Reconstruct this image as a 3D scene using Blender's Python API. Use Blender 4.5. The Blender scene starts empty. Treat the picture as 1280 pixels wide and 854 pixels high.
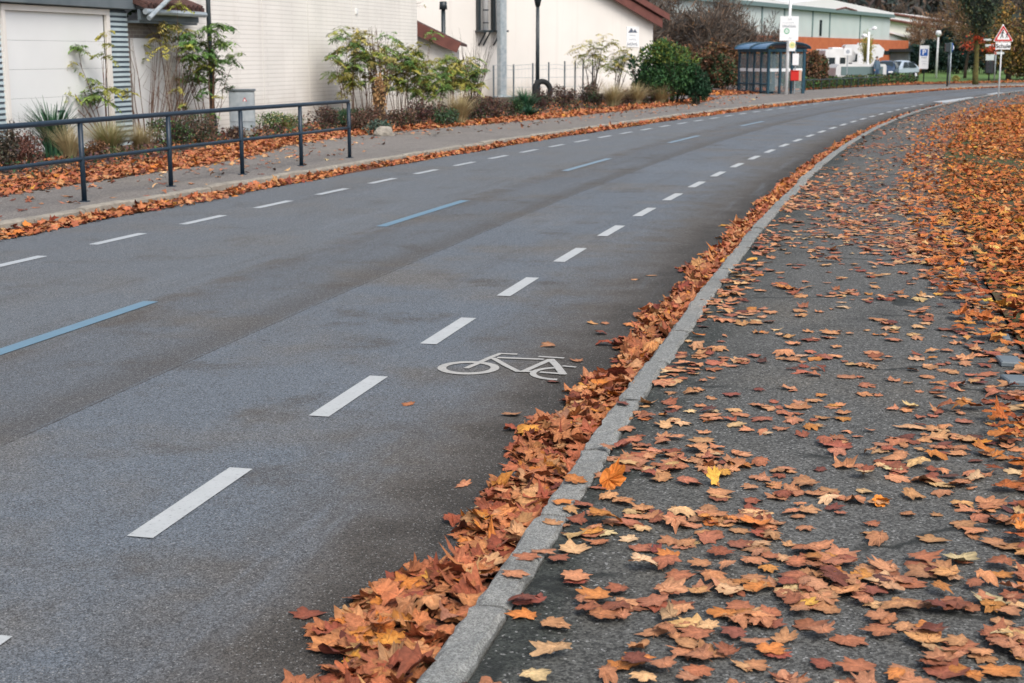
import bpy, math, random
import numpy as np
from mathutils import Vector, Matrix, noise
S = bpy.context.scene
COL = S.collection
PI = math.pi
R = math.radians

# ------------------------------------------------------------------ camera
CH = 1.9; CF = 1778.0; CP = math.atan(357/1778)
cam = bpy.data.cameras.new('camera'); cam.sensor_width = 36; cam.lens = 50.0
cam.clip_start = .05; cam.clip_end = 3000
cam.dof.use_dof = True; cam.dof.focus_distance = 7.5; cam.dof.aperture_fstop = 6.3
camo = bpy.data.objects.new('camera', cam); COL.objects.link(camo)
camo.location = (0, 0, CH); camo.rotation_euler = (PI/2-CP, 0, 0); S.camera = camo
# ------------------------------------------------------------------ sky and sun (overcast)
SUN_EL = R(50); SUN_AZ = R(152)      # azimuth clockwise from +Y
w = bpy.data.worlds.new('World'); S.world = w; w.use_nodes = True
nt = w.node_tree; bg = nt.nodes['Background']
sky = nt.nodes.new('ShaderNodeTexSky'); sky.sky_type = 'NISHITA'; sky.sun_disc = False
sky.sun_elevation = SUN_EL; sky.sun_rotation = SUN_AZ; sky.air_density = 1.0; sky.dust_density = 3.0; sky.ozone_density = 1.0
hs = nt.nodes.new('ShaderNodeHueSaturation'); hs.inputs['Saturation'].default_value = .55; hs.inputs['Value'].default_value = 1.0
nt.links.new(sky.outputs[0], hs.inputs['Color']); nt.links.new(hs.outputs[0], bg.inputs[0]); bg.inputs[1].default_value = .13
sl = bpy.data.lights.new('sun', 'SUN'); sl.energy = 1.3; sl.angle = R(32); sl.color = (1, .93, .85)
so = bpy.data.objects.new('sun', sl); COL.objects.link(so)
sd = Vector((math.sin(SUN_AZ)*math.cos(SUN_EL), math.cos(SUN_AZ)*math.cos(SUN_EL), math.sin(SUN_EL)))
so.rotation_euler = sd.to_track_quat('Z', 'Y').to_euler(); so.location = (0, -5, 30)
S.view_settings.view_transform = 'Standard'; S.view_settings.look = 'None'
S.view_settings.exposure = .80; S.view_settings.gamma = 1
S.render.engine = 'CYCLES'; S.cycles.max_bounces = 5; S.cycles.diffuse_bounces = 3

# ------------------------------------------------------------------ helpers
def G(x, y, z=0.):
    u = (x-640)/CF; v = (427-y)/CF
    dy = math.cos(CP)+v*math.sin(CP); dz = -math.sin(CP)+v*math.cos(CP)
    t = (z-CH)/dz
    return (u*t, dy*t)
def at(x, y, Y):
    u = (x-640)/CF; v = (427-y)/CF
    dy = math.cos(CP)+v*math.sin(CP); dz = -math.sin(CP)+v*math.cos(CP)
    t = Y/dy
    return Vector((u*t, Y, CH+dz*t))
class Facade:
    """a vertical plane in the world: origin, unit direction; P() gives its own coordinates"""
    def __init__(s, a, b):
        s.o = Vector(a[:2]); s.d = (Vector(b[:2])-s.o).normalized(); s.len = (Vector(b[:2])-s.o).length
        s.rz = math.atan2(s.d.y, s.d.x)
    def P(s, x, y):
        u = (x-640)/CF; v = (427-y)/CF
        dy = math.cos(CP)+v*math.sin(CP); dz = -math.sin(CP)+v*math.cos(CP)
        # t*(u,dy) = o + k d
        det = u*(-s.d.y)+dy*s.d.x
        t = (s.o.x*(-s.d.y)+s.o.y*s.d.x)/det
        k = (t*u-s.o.x)*s.d.x+(t*dy-s.o.y)*s.d.y
        return k, CH+dz*t
def lin(r, g, b):
    f = lambda c: ((c/255+.055)/1.055)**2.4 if c > 10 else c/255/12.92
    return (f(r), f(g), f(b))
def tag(o, label=None, cat=None, group=None, kind=None):
    if label: o['label'] = label
    if cat: o['category'] = cat
    if group: o['group'] = group
    if kind: o['kind'] = kind
    return o
def empty(name, loc, rz=0, label=None, cat=None, group=None):
    o = bpy.data.objects.new(name, None); COL.objects.link(o)
    o.location = loc; o.rotation_euler = (0, 0, rz)
    return tag(o, label, cat, group)
def mat(name, c, c2=None, scale=5., rough=.8, bump=0., bscale=40., metal=0., detail=4., spec=.3, lo=.35, hi=.65):
    m = bpy.data.materials.new(name); m.use_nodes = True
    n = m.node_tree.nodes; l = m.node_tree.links; b = n['Principled BSDF']
    b.inputs['Roughness'].default_value = rough; b.inputs['Metallic'].default_value = metal
    b.inputs['Specular IOR Level'].default_value = spec
    tc = n.new('ShaderNodeTexCoord')
    if c2:
        t = n.new('ShaderNodeTexNoise'); t.inputs['Scale'].default_value = scale; t.inputs['Detail'].default_value = detail
        l.new(tc.outputs['Object'], t.inputs['Vector'])
        r = n.new('ShaderNodeValToRGB'); r.color_ramp.elements[0].position = lo; r.color_ramp.elements[1].position = hi
        r.color_ramp.elements[0].color = (*c, 1); r.color_ramp.elements[1].color = (*c2, 1)
        l.new(t.outputs['Fac'], r.inputs['Fac']); l.new(r.outputs[0], b.inputs['Base Color'])
    else: b.inputs['Base Color'].default_value = (*c, 1)
    if bump:
        t2 = n.new('ShaderNodeTexNoise'); t2.inputs['Scale'].default_value = bscale; t2.inputs['Detail'].default_value = 3
        l.new(tc.outputs['Object'], t2.inputs['Vector'])
        bp = n.new('ShaderNodeBump'); bp.inputs['Strength'].default_value = bump; bp.inputs['Distance'].default_value = .02
        l.new(t2.outputs['Fac'], bp.inputs['Height']); l.new(bp.outputs[0], b.inputs['Normal'])
    return m
def attrmat(name, rough=.75, nscale=60, namt=.25, spec=.25):
    m = bpy.data.materials.new(name); m.use_nodes = True
    n = m.node_tree.nodes; l = m.node_tree.links; b = n['Principled BSDF']
    b.inputs['Roughness'].default_value = rough; b.inputs['Specular IOR Level'].default_value = spec
    a = n.new('ShaderNodeAttribute'); a.attribute_name = 'col'
    t = n.new('ShaderNodeTexNoise'); t.inputs['Scale'].default_value = nscale; t.inputs['Detail'].default_value = 2
    g = n.new('ShaderNodeNewGeometry'); l.new(g.outputs['Position'], t.inputs['Vector'])
    mr = n.new('ShaderNodeMapRange'); mr.inputs['From Min'].default_value = .3; mr.inputs['From Max'].default_value = .7
    mr.inputs['To Min'].default_value = 1-namt; mr.inputs['To Max'].default_value = 1+namt
    l.new(t.outputs['Fac'], mr.inputs['Value'])
    mx = n.new('ShaderNodeVectorMath'); mx.operation = 'SCALE'
    l.new(a.outputs['Color'], mx.inputs[0]); l.new(mr.outputs[0], mx.inputs['Scale']); l.new(mx.outputs[0], b.inputs['Base Color'])
    return m
class MB:
    def __init__(s): s.v = []; s.f = []
    def add(s, vs, fs):
        k = len(s.v); s.v += [tuple(v) for v in vs]; s.f += [tuple(i+k for i in f) for f in fs]; return s
    def box(s, x0, x1, y0, y1, z0, z1, M=None, bev=0):
        if bev:
            vs = []; b = bev
            for z, e in ((z0, b), (z0+b, 0), (z1-b, 0), (z1, b)):
                vs += [(x0+e, y0+e, z), (x1-e, y0+e, z), (x1-e, y1-e, z), (x0+e, y1-e, z)]
            fs = [(3, 2, 1, 0), (12, 13, 14, 15)]
            for k in (0, 4, 8):
                for i in range(4): j = (i+1) % 4; fs.append((k+i, k+j, k+4+j, k+4+i))
        else:
            vs = [(x0, y0, z0), (x1, y0, z0), (x1, y1, z0), (x0, y1, z0), (x0, y0, z1), (x1, y0, z1), (x1, y1, z1), (x0, y1, z1)]
            fs = [(3, 2, 1, 0), (4, 5, 6, 7), (0, 1, 5, 4), (1, 2, 6, 5), (2, 3, 7, 6), (3, 0, 4, 7)]
        if M: vs = [M @ Vector(v) for v in vs]
        s.add(vs, fs); return s
    def tube(s, pts, rad, n=8, cap=True):
        pts = [Vector(p) for p in pts]
        if not hasattr(rad, '__len__'): rad = [rad]*len(pts)
        rings = []
        for i, p in enumerate(pts):
            d = (pts[min(i+1, len(pts)-1)]-pts[max(i-1, 0)]).normalized()
            a = d.cross(Vector((0, 0, 1)) if abs(d.z) < .9 else Vector((1, 0, 0))).normalized(); b = a.cross(d)
            rings.append([p+(a*math.cos(2*PI*j/n)+b*math.sin(2*PI*j/n))*rad[i] for j in range(n)])
        vs = [v for r in rings for v in r]; fs = []
        for i in range(len(pts)-1):
            for j in range(n):
                k = (j+1) % n; fs.append((i*n+j, i*n+k, (i+1)*n+k, (i+1)*n+j))
        if cap: fs.append(tuple(range(n-1, -1, -1))); fs.append(tuple((len(pts)-1)*n+j for j in range(n)))
        s.add(vs, fs); return s
    def prism(s, poly, y0, y1, axis='y'):
        """poly: (a,b) outline. axis y: a=x b=z extruded in y; axis x: a=y b=z extruded in x; axis z: a=x b=y"""
        n = len(poly)
        def p(a, b, c): return {'y': (a, c, b), 'x': (c, a, b), 'z': (a, b, c)}[axis]
        vs = [p(a, b, y0) for a, b in poly]+[p(a, b, y1) for a, b in poly]
        fs = [tuple(range(n)), tuple(range(2*n-1, n-1, -1))]+[(i, n+i, n+(i+1) % n, (i+1) % n) for i in range(n)]
        s.add(vs, fs); return s
    def build(s, name, m, parent=None, smooth=False):
        me = bpy.data.meshes.new(name); me.from_pydata(s.v, [], s.f); me.materials.append(m)
        bm_fix(me)
        if smooth: me.polygons.foreach_set('use_smooth', [True]*len(me.polygons))
        o = bpy.data.objects.new(name, me); COL.objects.link(o)
        if parent: o.parent = parent
        return o
import bmesh
def bm_fix(me):
    if len(me.polygons) > 60000: return
    bm = bmesh.new(); bm.from_mesh(me); bmesh.ops.recalc_face_normals(bm, faces=bm.faces); bm.to_mesh(me); bm.free()
def npmesh(name, V, Fc, m, cols=None, parent=None, smooth=False, link=True):
    """V (n,3), Fc (k,c) all faces with c corners"""
    me = bpy.data.meshes.new(name); n = len(V); k, c = Fc.shape
    me.vertices.add(n); me.vertices.foreach_set('co', np.ascontiguousarray(V, dtype=np.float32).ravel())
    me.loops.add(k*c); me.loops.foreach_set('vertex_index', np.ascontiguousarray(Fc, dtype=np.int32).ravel())
    me.polygons.add(k); me.polygons.foreach_set('loop_start', np.arange(k, dtype=np.int32)*c)
    me.polygons.foreach_set('use_smooth', np.full(k, smooth))
    if cols is not None:
        a = me.attributes.new('col', 'FLOAT_COLOR', 'POINT')
        a.data.foreach_set('color', np.concatenate([cols, np.ones((n, 1))], 1).astype(np.float32).ravel())
    me.update(calc_edges=True); me.validate(); me.materials.append(m)
    if not link: return me
    o = bpy.data.objects.new(name, me); COL.objects.link(o)
    if parent: o.parent = parent
    return o
def copy_tree(o, parent=None):
    c = o.copy(); COL.objects.link(c); c.parent = parent
    for ch in list(o.children): copy_tree(ch, c)
    return c

# ------------------------------------------------------------------ plain materials
M = {}
M['white'] = mat('white_paint_metal', (.74, .75, .745), (.70, .71, .705), .8, .5, spec=.4)
M['cream'] = mat('cream_render', (.74, .705, .66), (.68, .65, .605), .35, .9, .15, 60)
M['dark'] = mat('dark_metal', (.012, .022, .028), (.02, .03, .036), 8, .4, spec=.5)
M['railblue'] = mat('blue_black_rail_paint', (.006, .017, .032), (.01, .026, .044), 12, .42, .1, 80, spec=.45)
M['slate'] = mat('slate_grey_metal', (.10, .125, .14), (.14, .165, .18), 2, .5)
M['clad_light'] = mat('pale_cladding', (.42, .52, .56), (.5, .6, .63), 2, .45)
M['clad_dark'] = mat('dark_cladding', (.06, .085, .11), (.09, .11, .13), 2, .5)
M['tile'] = mat('brown_roof_tile', (.10, .05, .042), (.06, .034, .03), 14, .8, .3)
M['maroon'] = mat('maroon_fascia', (.16, .062, .05), (.12, .046, .038), 3, .7, .1)
M['brickgrey'] = mat('grey_brown_brick', (.19, .16, .15), (.13, .115, .11), 12, .9, .2)
M['galv'] = mat('galvanised_steel', (.30, .35, .38), (.42, .46, .48), 6, .45, metal=.3)
M['concrete'] = mat('weathered_concrete', (.28, .265, .235), (.2, .19, .17), 4, .9, .4, 50)
M['black'] = mat('black_rubber', (.015, .017, .018), None, 1, .8)
M['bark'] = mat('bark_brown', (.10, .075, .055), (.055, .04, .032), 12, .95, .5, 40)
M['barkgreen'] = mat('mossy_bark', (.12, .11, .03), (.07, .06, .025), 6, .95, .5, 30)
M['stem'] = mat('reddish_stem', (.17, .095, .06), (.11, .065, .045), 15, .9)
M['rock'] = mat('pale_boulder', (.36, .33, .28), (.22, .2, .17), 6, .95, .6, 14)
M['glass'] = mat('dark_window_glass', (.02, .03, .035), None, 1, .1, spec=.6)
M['red'] = mat('red_paint', (.5, .02, .015), None, 1, .4)
M['blue'] = mat('sign_blue', (.015, .10, .38), None, 1, .4)
M['green'] = mat('sign_green', (.03, .33, .14), None, 1, .5)
M['yellow'] = mat('sign_yellow', (.70, .64, .30), None, 1, .5)
M['signwhite'] = mat('sign_white', (.78, .79, .79), (.72, .73, .73), 8, .5)
M['inkgrey'] = mat('ink_grey', (.10, .12, .16), None, 1, .6)
M['inkpale'] = mat('ink_pale_grey', (.35, .38, .42), None, 1, .6)
M['ink'] = mat('ink_black', (.02, .02, .025), None, 1, .6)
M['orange'] = mat('orange_brick', (.46, .135, .055), (.38, .105, .045), 2.5, .9, .2, 30)
M['palegreen'] = mat('pale_green_sheet', (.50, .56, .55), (.45, .52, .51), .4, .5)
M['joint'] = mat('grey_green_joint', (.13, .19, .19), None, 1, .6)
M['roofwhite'] = mat('white_roof_sheet', (.66, .65, .65), (.68, .68, .68), .5, .6)
M['shelterblue'] = mat('shelter_teal_frame', (.002, .035, .06), (.003, .05, .08), 4, .6, spec=.5)
M['roofblue'] = mat('shelter_blue_roof', (.03, .10, .20), (.05, .15, .27), 3, .3, spec=.6)
M['carblue'] = mat('dark_blue_car_paint', (.012, .035, .08), None, 1, .25, spec=.6)
M['carsilver'] = mat('silver_blue_car_paint', (.36, .43, .50), None, 1, .25, spec=.6)
M['camper'] = mat('camper_white', (.72, .72, .71), (.62, .62, .61), 1.5, .35, spec=.5)
M['camperstripe'] = mat('camper_beige_stripe', (.42, .33, .25), None, 1, .5)
M['denim'] = mat('denim_cloth', (.06, .12, .2), (.045, .09, .16), 20, .9)
M['jacket'] = mat('grey_blue_jacket', (.10, .15, .2), None, 1, .9)
M['skin'] = mat('skin', (.5, .3, .22), None, 1, .6)
M['leaf'] = attrmat('autumn_leaf', .72, 90, .22)
M['fol'] = attrmat('foliage', .6, 3, .2)
M['twig'] = attrmat('twigs', .95, 2, .25)
M['litter'] = mat('leaf_litter_brown', (.16, .065, .035), (.05, .028, .02), 30, .95, 1.0, 40)
gm = M['shelterglass'] = bpy.data.materials.new('shelter_glass'); gm.use_nodes = True
_n = gm.node_tree.nodes; _b = _n['Principled BSDF']; _b.inputs['Base Color'].default_value = (.25, .33, .35, 1); _b.inputs['Roughness'].default_value = .12
_b.inputs['Alpha'].default_value = .3

# ------------------------------------------------------------------ ground curves
def curve_pts(f, y0, y1, ext_back, tail, step=.5):
    pts = []
    ys = np.arange(y0, y1+1e-6, step)
    s0 = (f(y0+.5)-f(y0))/.5
    for y in np.arange(ext_back, y0, 1.0): pts.append((f(y0)+s0*(y-y0), y))
    pts += [(f(y), y) for y in ys]; pts += tail
    P = np.array(pts)
    # smooth tail with chaikin-like resample
    d = np.concatenate([[0], np.cumsum(np.hypot(*np.diff(P, axis=0).T))])
    s = np.arange(0, d[-1], .25)
    Q = np.stack([np.interp(s, d, P[:, 0]), np.interp(s, d, P[:, 1])], 1)
    k = 12
    Qp = np.concatenate([Q[:1]+(Q[:1]-Q[1:2])*np.arange(k, 0, -1)[:, None], Q, Q[-1:]+(Q[-1:]-Q[-2:-1])*np.arange(1, k+1)[:, None]])
    ker = np.ones(2*k+1)/(2*k+1)
    return np.stack([np.convolve(Qp[:, 0], ker, 'valid'), np.convolve(Qp[:, 1], ker, 'valid')], 1)
fR = lambda y: np.polyval([6.92136e-06, 0.00133532, 0.224434, -1.16643], y)
fL = lambda y: np.polyval([0.00218273, 0.235657, -9.6378], y)
fD = lambda y: np.polyval([-5.41744e-06, 0.00256769, 0.201574, -2.72513], y)
fLD = lambda y: np.polyval([0.00210054, 0.225134, -8.00353], y)
fC = lambda y: np.polyval([0.00209533, 0.213932, -5.43531], y)
CR = curve_pts(fR, 2, 77, -14, [(30.5, 81.8), (35, 86.3), (42, 91), (64, 102), (90, 112)])
CL = curve_pts(fL, 8, 80, -14, [(26.6, 85), (31, 89.6), (38, 95), (60, 107), (86, 118)])
def offs(C, d):
    """offset to the right of travel by d (array or scalar)"""
    T = np.gradient(C, axis=0); T /= np.linalg.norm(T, axis=1)[:, None]
    N = np.stack([T[:, 1], -T[:, 0]], 1)
    d = np.asarray(d, float)
    return C+N*(d[:, None] if d.ndim else d)
def arclen(C): return np.concatenate([[0], np.cumsum(np.hypot(*np.diff(C, axis=0).T))])
def resample(C, n):
    d = arclen(C); s = np.linspace(0, d[-1], n)
    return np.stack([np.interp(s, d, C[:, 0]), np.interp(s, d, C[:, 1])], 1)
def ribbon(name, A, B, z, m, nu=8, zf=None, kind='structure', parent=None, uvw=None, label=None):
    """sheet between curves A and B (same length); uv: u = metres from A, v = metres along"""
    n = len(A); W = np.linspace(0, 1, nu+1)
    V = A[:, None, :]*(1-W)[None, :, None]+B[:, None, :]*W[None, :, None]
    Z = np.full((n, nu+1, 1), float(z))
    if zf is not None: Z[:, :, 0] = zf(V[:, :, 0], V[:, :, 1])
    V = np.concatenate([V, Z], 2)
    idx = np.arange(n*(nu+1)).reshape(n, nu+1)
    Fc = np.stack([idx[:-1, :-1], idx[:-1, 1:], idx[1:, 1:], idx[1:, :-1]], -1).reshape(-1, 4)
    v0 = V.reshape(-1, 3)
    e1 = v0[Fc[0, 1]]-v0[Fc[0, 0]]; e2 = v0[Fc[0, 2]]-v0[Fc[0, 0]]
    if np.cross(e1, e2)[2] < 0: Fc = Fc[:, ::-1]
    o = npmesh(name, v0, Fc, m, parent=parent, smooth=True)
    u = np.linalg.norm(V[:, :, :2]-V[:, :1, :2], axis=2); s = np.repeat(arclen(A)[:, None], nu+1, 1)
    UV = np.stack([u, s], -1).reshape(-1, 2)
    lay = o.data.uv_layers.new(name='UVMap'); lay.data.foreach_set('uv', UV[Fc.ravel()].astype(np.float32).ravel())
    if kind: o['kind'] = kind
    if label: o['label'] = label
    return o

def asphalt(name, base, warm, dark, grain=(170., 420.), edge_dirt=None, cracks=0., seam=None, blot=1.0, moss=None, gbr=(.62, 1.5)):
    m = bpy.data.materials.new(name); m.use_nodes = True
    n = m.node_tree.nodes; l = m.node_tree.links; b = n['Principled BSDF']; b.inputs['Roughness'].default_value = .82
    b.inputs['Specular IOR Level'].default_value = .35
    tc = n.new('ShaderNodeTexCoord'); P = tc.outputs['Object']
    def noi(sc, det=4, rough=.6, vec=P):
        t = n.new('ShaderNodeTexNoise'); t.inputs['Scale'].default_value = sc; t.inputs['Detail'].default_value = det; t.inputs['Roughness'].default_value = rough
        l.new(vec, t.inputs['Vector']); return t.outputs['Fac']
    def mr(v, a, b_, c, d):
        t = n.new('ShaderNodeMapRange'); t.interpolation_type = 'SMOOTHSTEP'
        for k, x in zip(('From Min', 'From Max', 'To Min', 'To Max'), (a, b_, c, d)): t.inputs[k].default_value = x
        l.new(v, t.inputs['Value']); return t.outputs[0]
    def mix(f, a, c, blend='MIX'):
        t = n.new('ShaderNodeMix'); t.data_type = 'RGBA'; t.blend_type = blend
        if isinstance(f, float): t.inputs[0].default_value = f
        else: l.new(f, t.inputs[0])
        for s, x in ((t.inputs[6], a), (t.inputs[7], c)):
            if isinstance(x, tuple): s.default_value = (*x, 1)
            else: l.new(x, s)
        return t.outputs[2]
    def mul(a, b_):
        t = n.new('ShaderNodeMath'); t.operation = 'MULTIPLY'
        for i, x in enumerate((a, b_)):
            if isinstance(x, float): t.inputs[i].default_value = x
            else: l.new(x, t.inputs[i])
        return t.outputs[0]
    c = mix(mul(mr(noi(.55, 5), .45, .68, 0, 1), float(blot)), base, warm)
    c = mix(mul(mr(noi(1.3, 6, .65), .52, .72, 0, 1), .75*blot), c, dark)
    c = mix(mr(noi(.23, 3), .5, .62, 0, .45), c, tuple(x*1.18 for x in base))
    uv = n.new('ShaderNodeUVMap'); sp = n.new('ShaderNodeSeparateXYZ'); l.new(uv.outputs[0], sp.inputs[0])
    wob = noi(2.2, 4)
    ad = n.new('ShaderNodeMath'); ad.operation = 'MULTIPLY_ADD'; l.new(wob, ad.inputs[0]); ad.inputs[1].default_value = -.9; l.new(sp.outputs[0], ad.inputs[2])
    if edge_dirt:
        for (u0, u1, colr, amt) in edge_dirt: c = mix(mr(ad.outputs[0], u0, u1, amt, 0), c, colr)
    if moss:
        for (u0, u1, colr, amt) in moss: c = mix(mr(ad.outputs[0], u0, u1, amt, 0), c, colr)
    if seam:
        d = n.new('ShaderNodeMath'); d.operation = 'SUBTRACT'; l.new(sp.outputs[0], d.inputs[0]); d.inputs[1].default_value = seam
        a = n.new('ShaderNodeMath'); a.operation = 'ABSOLUTE'; l.new(d.outputs[0], a.inputs[0])
        w2 = n.new('ShaderNodeMath'); w2.operation = 'MULTIPLY_ADD'; l.new(noi(14, 3), w2.inputs[0]); w2.inputs[1].default_value = .03; l.new(a.outputs[0], w2.inputs[2])
        c = mix(mul(mr(w2.outputs[0], .016, .026, 1, 0), .75), c, tuple(x*.35 for x in dark))
        c = mix(mul(mr(d.outputs[0], 1.15, 1.3, 0, 1), .38), c, (.145, .165, .182))
        c = mix(mul(mul(mr(d.outputs[0], .85, 1.2, 0, 1), mr(d.outputs[0], 1.3, 1.45, 1, 0)), mr(noi(1.7, 4), .4, .6, .1, .6)), c, (.075, .062, .05))
        # the older lane beyond the seam is a coarser, slightly browner layer
        c = mix(mul(mr(d.outputs[0], -.01, .01, 0, 1), .22), c, dark)
        c = mix(mul(mul(mr(d.outputs[0], 0., .05, 0, 1), mr(d.outputs[0], .1, .5, 1, 0)), .5), c, dark)
    # streaks along the wheel tracks
    cu = n.new('ShaderNodeCombineXYZ'); l.new(sp.outputs[0], cu.inputs[0]); vs_ = n.new('ShaderNodeMath'); vs_.operation = 'MULTIPLY'; l.new(sp.outputs[1], vs_.inputs[0]); vs_.inputs[1].default_value = .07; l.new(vs_.outputs[0], cu.inputs[1])
    st = noi(2.6, 5, .7, cu.outputs[0]); c = mix(mr(st, .5, .8, 0, .4), c, dark); c = mix(mr(st, .46, .25, 0, .4), c, tuple(min(1, x*1.35) for x in base))
    # aggregate
    v = n.new('ShaderNodeTexVoronoi'); v.inputs['Scale'].default_value = grain[0]; l.new(P, v.inputs['Vector'])
    sx = n.new('ShaderNodeSeparateColor'); l.new(v.outputs['Color'], sx.inputs[0])
    g1 = mr(sx.outputs[0], 0, 1, gbr[0], gbr[1])
    sc = n.new('ShaderNodeVectorMath'); sc.operation = 'SCALE'; l.new(c, sc.inputs[0]); l.new(g1, sc.inputs['Scale'])
    c = sc.outputs[0]
    c = mix(mr(sx.outputs[1], .965, .98, 0, .6), c, (.34, .34, .33))   # pale chippings
    v2 = noi(grain[1]/8, 4, .75)
    sc2 = n.new('ShaderNodeVectorMath'); sc2.operation = 'SCALE'; l.new(c, sc2.inputs[0]); l.new(mr(v2, .3, .7, .8, 1.2), sc2.inputs['Scale']); c = sc2.outputs[0]
    if cracks:
        wv = n.new('ShaderNodeTexNoise'); wv.inputs['Scale'].default_value = 3; wv.inputs['Detail'].default_value = 5; l.new(P, wv.inputs['Vector'])
        av = n.new('ShaderNodeVectorMath'); av.operation = 'MULTIPLY_ADD'; l.new(wv.outputs['Color'], av.inputs[0]); av.inputs[1].default_value = (.35, .35, .35); l.new(P, av.inputs[2])
        mp = n.new('ShaderNodeMapping'); mp.inputs['Scale'].default_value = (.45, 1, 1); l.new(av.outputs[0], mp.inputs['Vector'])
        vc = n.new('ShaderNodeTexVoronoi'); vc.feature = 'DISTANCE_TO_EDGE'; vc.inputs['Scale'].default_value = .62; l.new(mp.outputs[0], vc.inputs['Vector'])
        cm = mul(mr(vc.outputs['Distance'], .004, .016, 1, 0), mr(noi(.8, 2), .45, .55, 0, 1))
        c = mix(mul(cm, float(cracks)), c, (.012, .014, .012))
    l.new(c, b.inputs['Base Color'])
    bp = n.new('ShaderNodeBump'); bp.inputs['Strength'].default_value = .55; bp.inputs['Distance'].default_value = .006
    l.new(v.outputs['Distance'], bp.inputs['Height']); bp.invert = True
    l.new(bp.outputs[0], b.inputs['Normal'])
    return m
M['road'] = asphalt('road_asphalt', (.098, .113, .130), (.108, .105, .100), (.058, .050, .042), (190., 420.),
    edge_dirt=[(.0, 1.15, (.066, .056, .045), .9), (-.15, .35, (.028, .025, .021), .9)], seam=2.93, gbr=(.5, 1.7))
M['path'] = asphalt('footpath_asphalt', (.074, .074, .069), (.09, .083, .070), (.034, .035, .032), (120., 300.),
    moss=[(-.34, -.22, (.010, .016, .013), .95), (-.3, .25, (.045, .046, .04), .5)], cracks=.85, gbr=(.45, 1.75))
M['pave'] = asphalt('pavement_asphalt', (.155, .142, .13), (.185, .165, .14), (.10, .09, .08), (90., 200.), cracks=.5, blot=.7)
M['forecourt'] = asphalt('forecourt_asphalt', (.14, .12, .115), (.155, .135, .12), (.095, .08, .075), (60., 100.), blot=.6)
M['kerb'] = mat('kerb_granite', (.235, .24, .225), (.155, .16, .15), 9, .9, .5, 90, lo=.3, hi=.7)
M['kerbL'] = mat('kerb_pale_concrete', (.33, .30, .25), (.22, .20, .17), 5, .9, .5, 60, lo=.3, hi=.7)
M['soil'] = mat('soil_brown', (.10, .065, .045), (.05, .035, .025), 3, .95, .8, 20)
M['turf'] = mat('turf_green', (.05, .065, .022), (.085, .045, .025), 2.5, .95, .8, 30)
M['lawn'] = mat('lawn_green', (.07, .16, .035), (.10, .15, .04), .8, .95, .6, 10)
M['earth'] = mat('field_ground', (.08, .09, .04), (.11, .09, .05), .1, .95)
M['hill'] = mat('wooded_hill_ground', (.045, .05, .035), (.07, .055, .04), .05, .95)
# worn road paint
def paint(name, c, wear):
    m = mat(name, c, None, 1, .6); n = m.node_tree.nodes; l = m.node_tree.links; b = n['Principled BSDF']
    tc = n.new('ShaderNodeTexCoord'); t = n.new('ShaderNodeTexNoise'); t.inputs['Scale'].default_value = 55; t.inputs['Detail'].default_value = 6; t.inputs['Roughness'].default_value = .75
    l.new(tc.outputs['Object'], t.inputs[0]); r = n.new('ShaderNodeMapRange'); r.inputs[1].default_value = .62-wear; r.inputs[2].default_value = .80-wear; l.new(t.outputs[0], r.inputs[0])
    t3 = n.new('ShaderNodeTexNoise'); t3.inputs['Scale'].default_value = 7; l.new(tc.outputs['Object'], t3.inputs[0])
    x0 = n.new('ShaderNodeMix'); x0.data_type = 'RGBA'; l.new(t3.outputs[0], x0.inputs[0]); x0.inputs[6].default_value = (*c, 1); x0.inputs[7].default_value = (*[v*.8 for v in c], 1)
    x = n.new('ShaderNodeMix'); x.data_type = 'RGBA'; l.new(r.outputs[0], x.inputs[0]); l.new(x0.outputs[2], x.inputs[6]); x.inputs[7].default_value = (.13, .135, .14, 1)
    l.new(x.outputs[2], b.inputs['Base Color']); return m
M['paint'] = paint('white_road_paint', (.45, .47, .47), .06)
M['paintfar'] = paint('worn_white_paint', (.44, .47, .49), .08)
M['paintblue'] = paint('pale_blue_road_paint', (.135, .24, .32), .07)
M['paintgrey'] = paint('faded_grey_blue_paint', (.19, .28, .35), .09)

# ------------------------------------------------------------------ ground, road, paths
g = MB(); g.add([(-900, -300, -.05), (1200, -300, -.05), (1200, 1500, -.05), (-900, 1500, -.05)], [(0, 1, 2, 3)])
g.build('ground', M['earth'])['kind'] = 'structure'
NS = 700
RR = resample(CR, NS); LL = resample(CL, NS)
road = ribbon('road', RR, LL, 0, M['road'], 10)
KW = .15
RK = offs(CR, .13)     # outer edge of right kerb
nP = len(RK); yk = RK[:, 1]
# width of the right footpath, from the leaf edge seen in the place
pw = np.interp(yk, [0, 5, 7, 9, 12.5, 15, 20.5, 30, 41, 52, 62, 75], [2.2, 2.1, 2.05, 2.1, 2.05, 2.05, 1.9, 1.95, 2.0, 2.3, 2.8, 2.6])
PE = offs(RK, pw)
path = ribbon('footpath', RK, PE, .085, M['path'], 6)
gw = offs(RK, pw+14)
def gz(x, y): return .095+.05*np.sin(x*.9+y*.23)*np.sin(y*.31)+.03
verge = ribbon('grass_verge', PE, gw, .11, M['turf'], 14, kind='structure')
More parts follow.
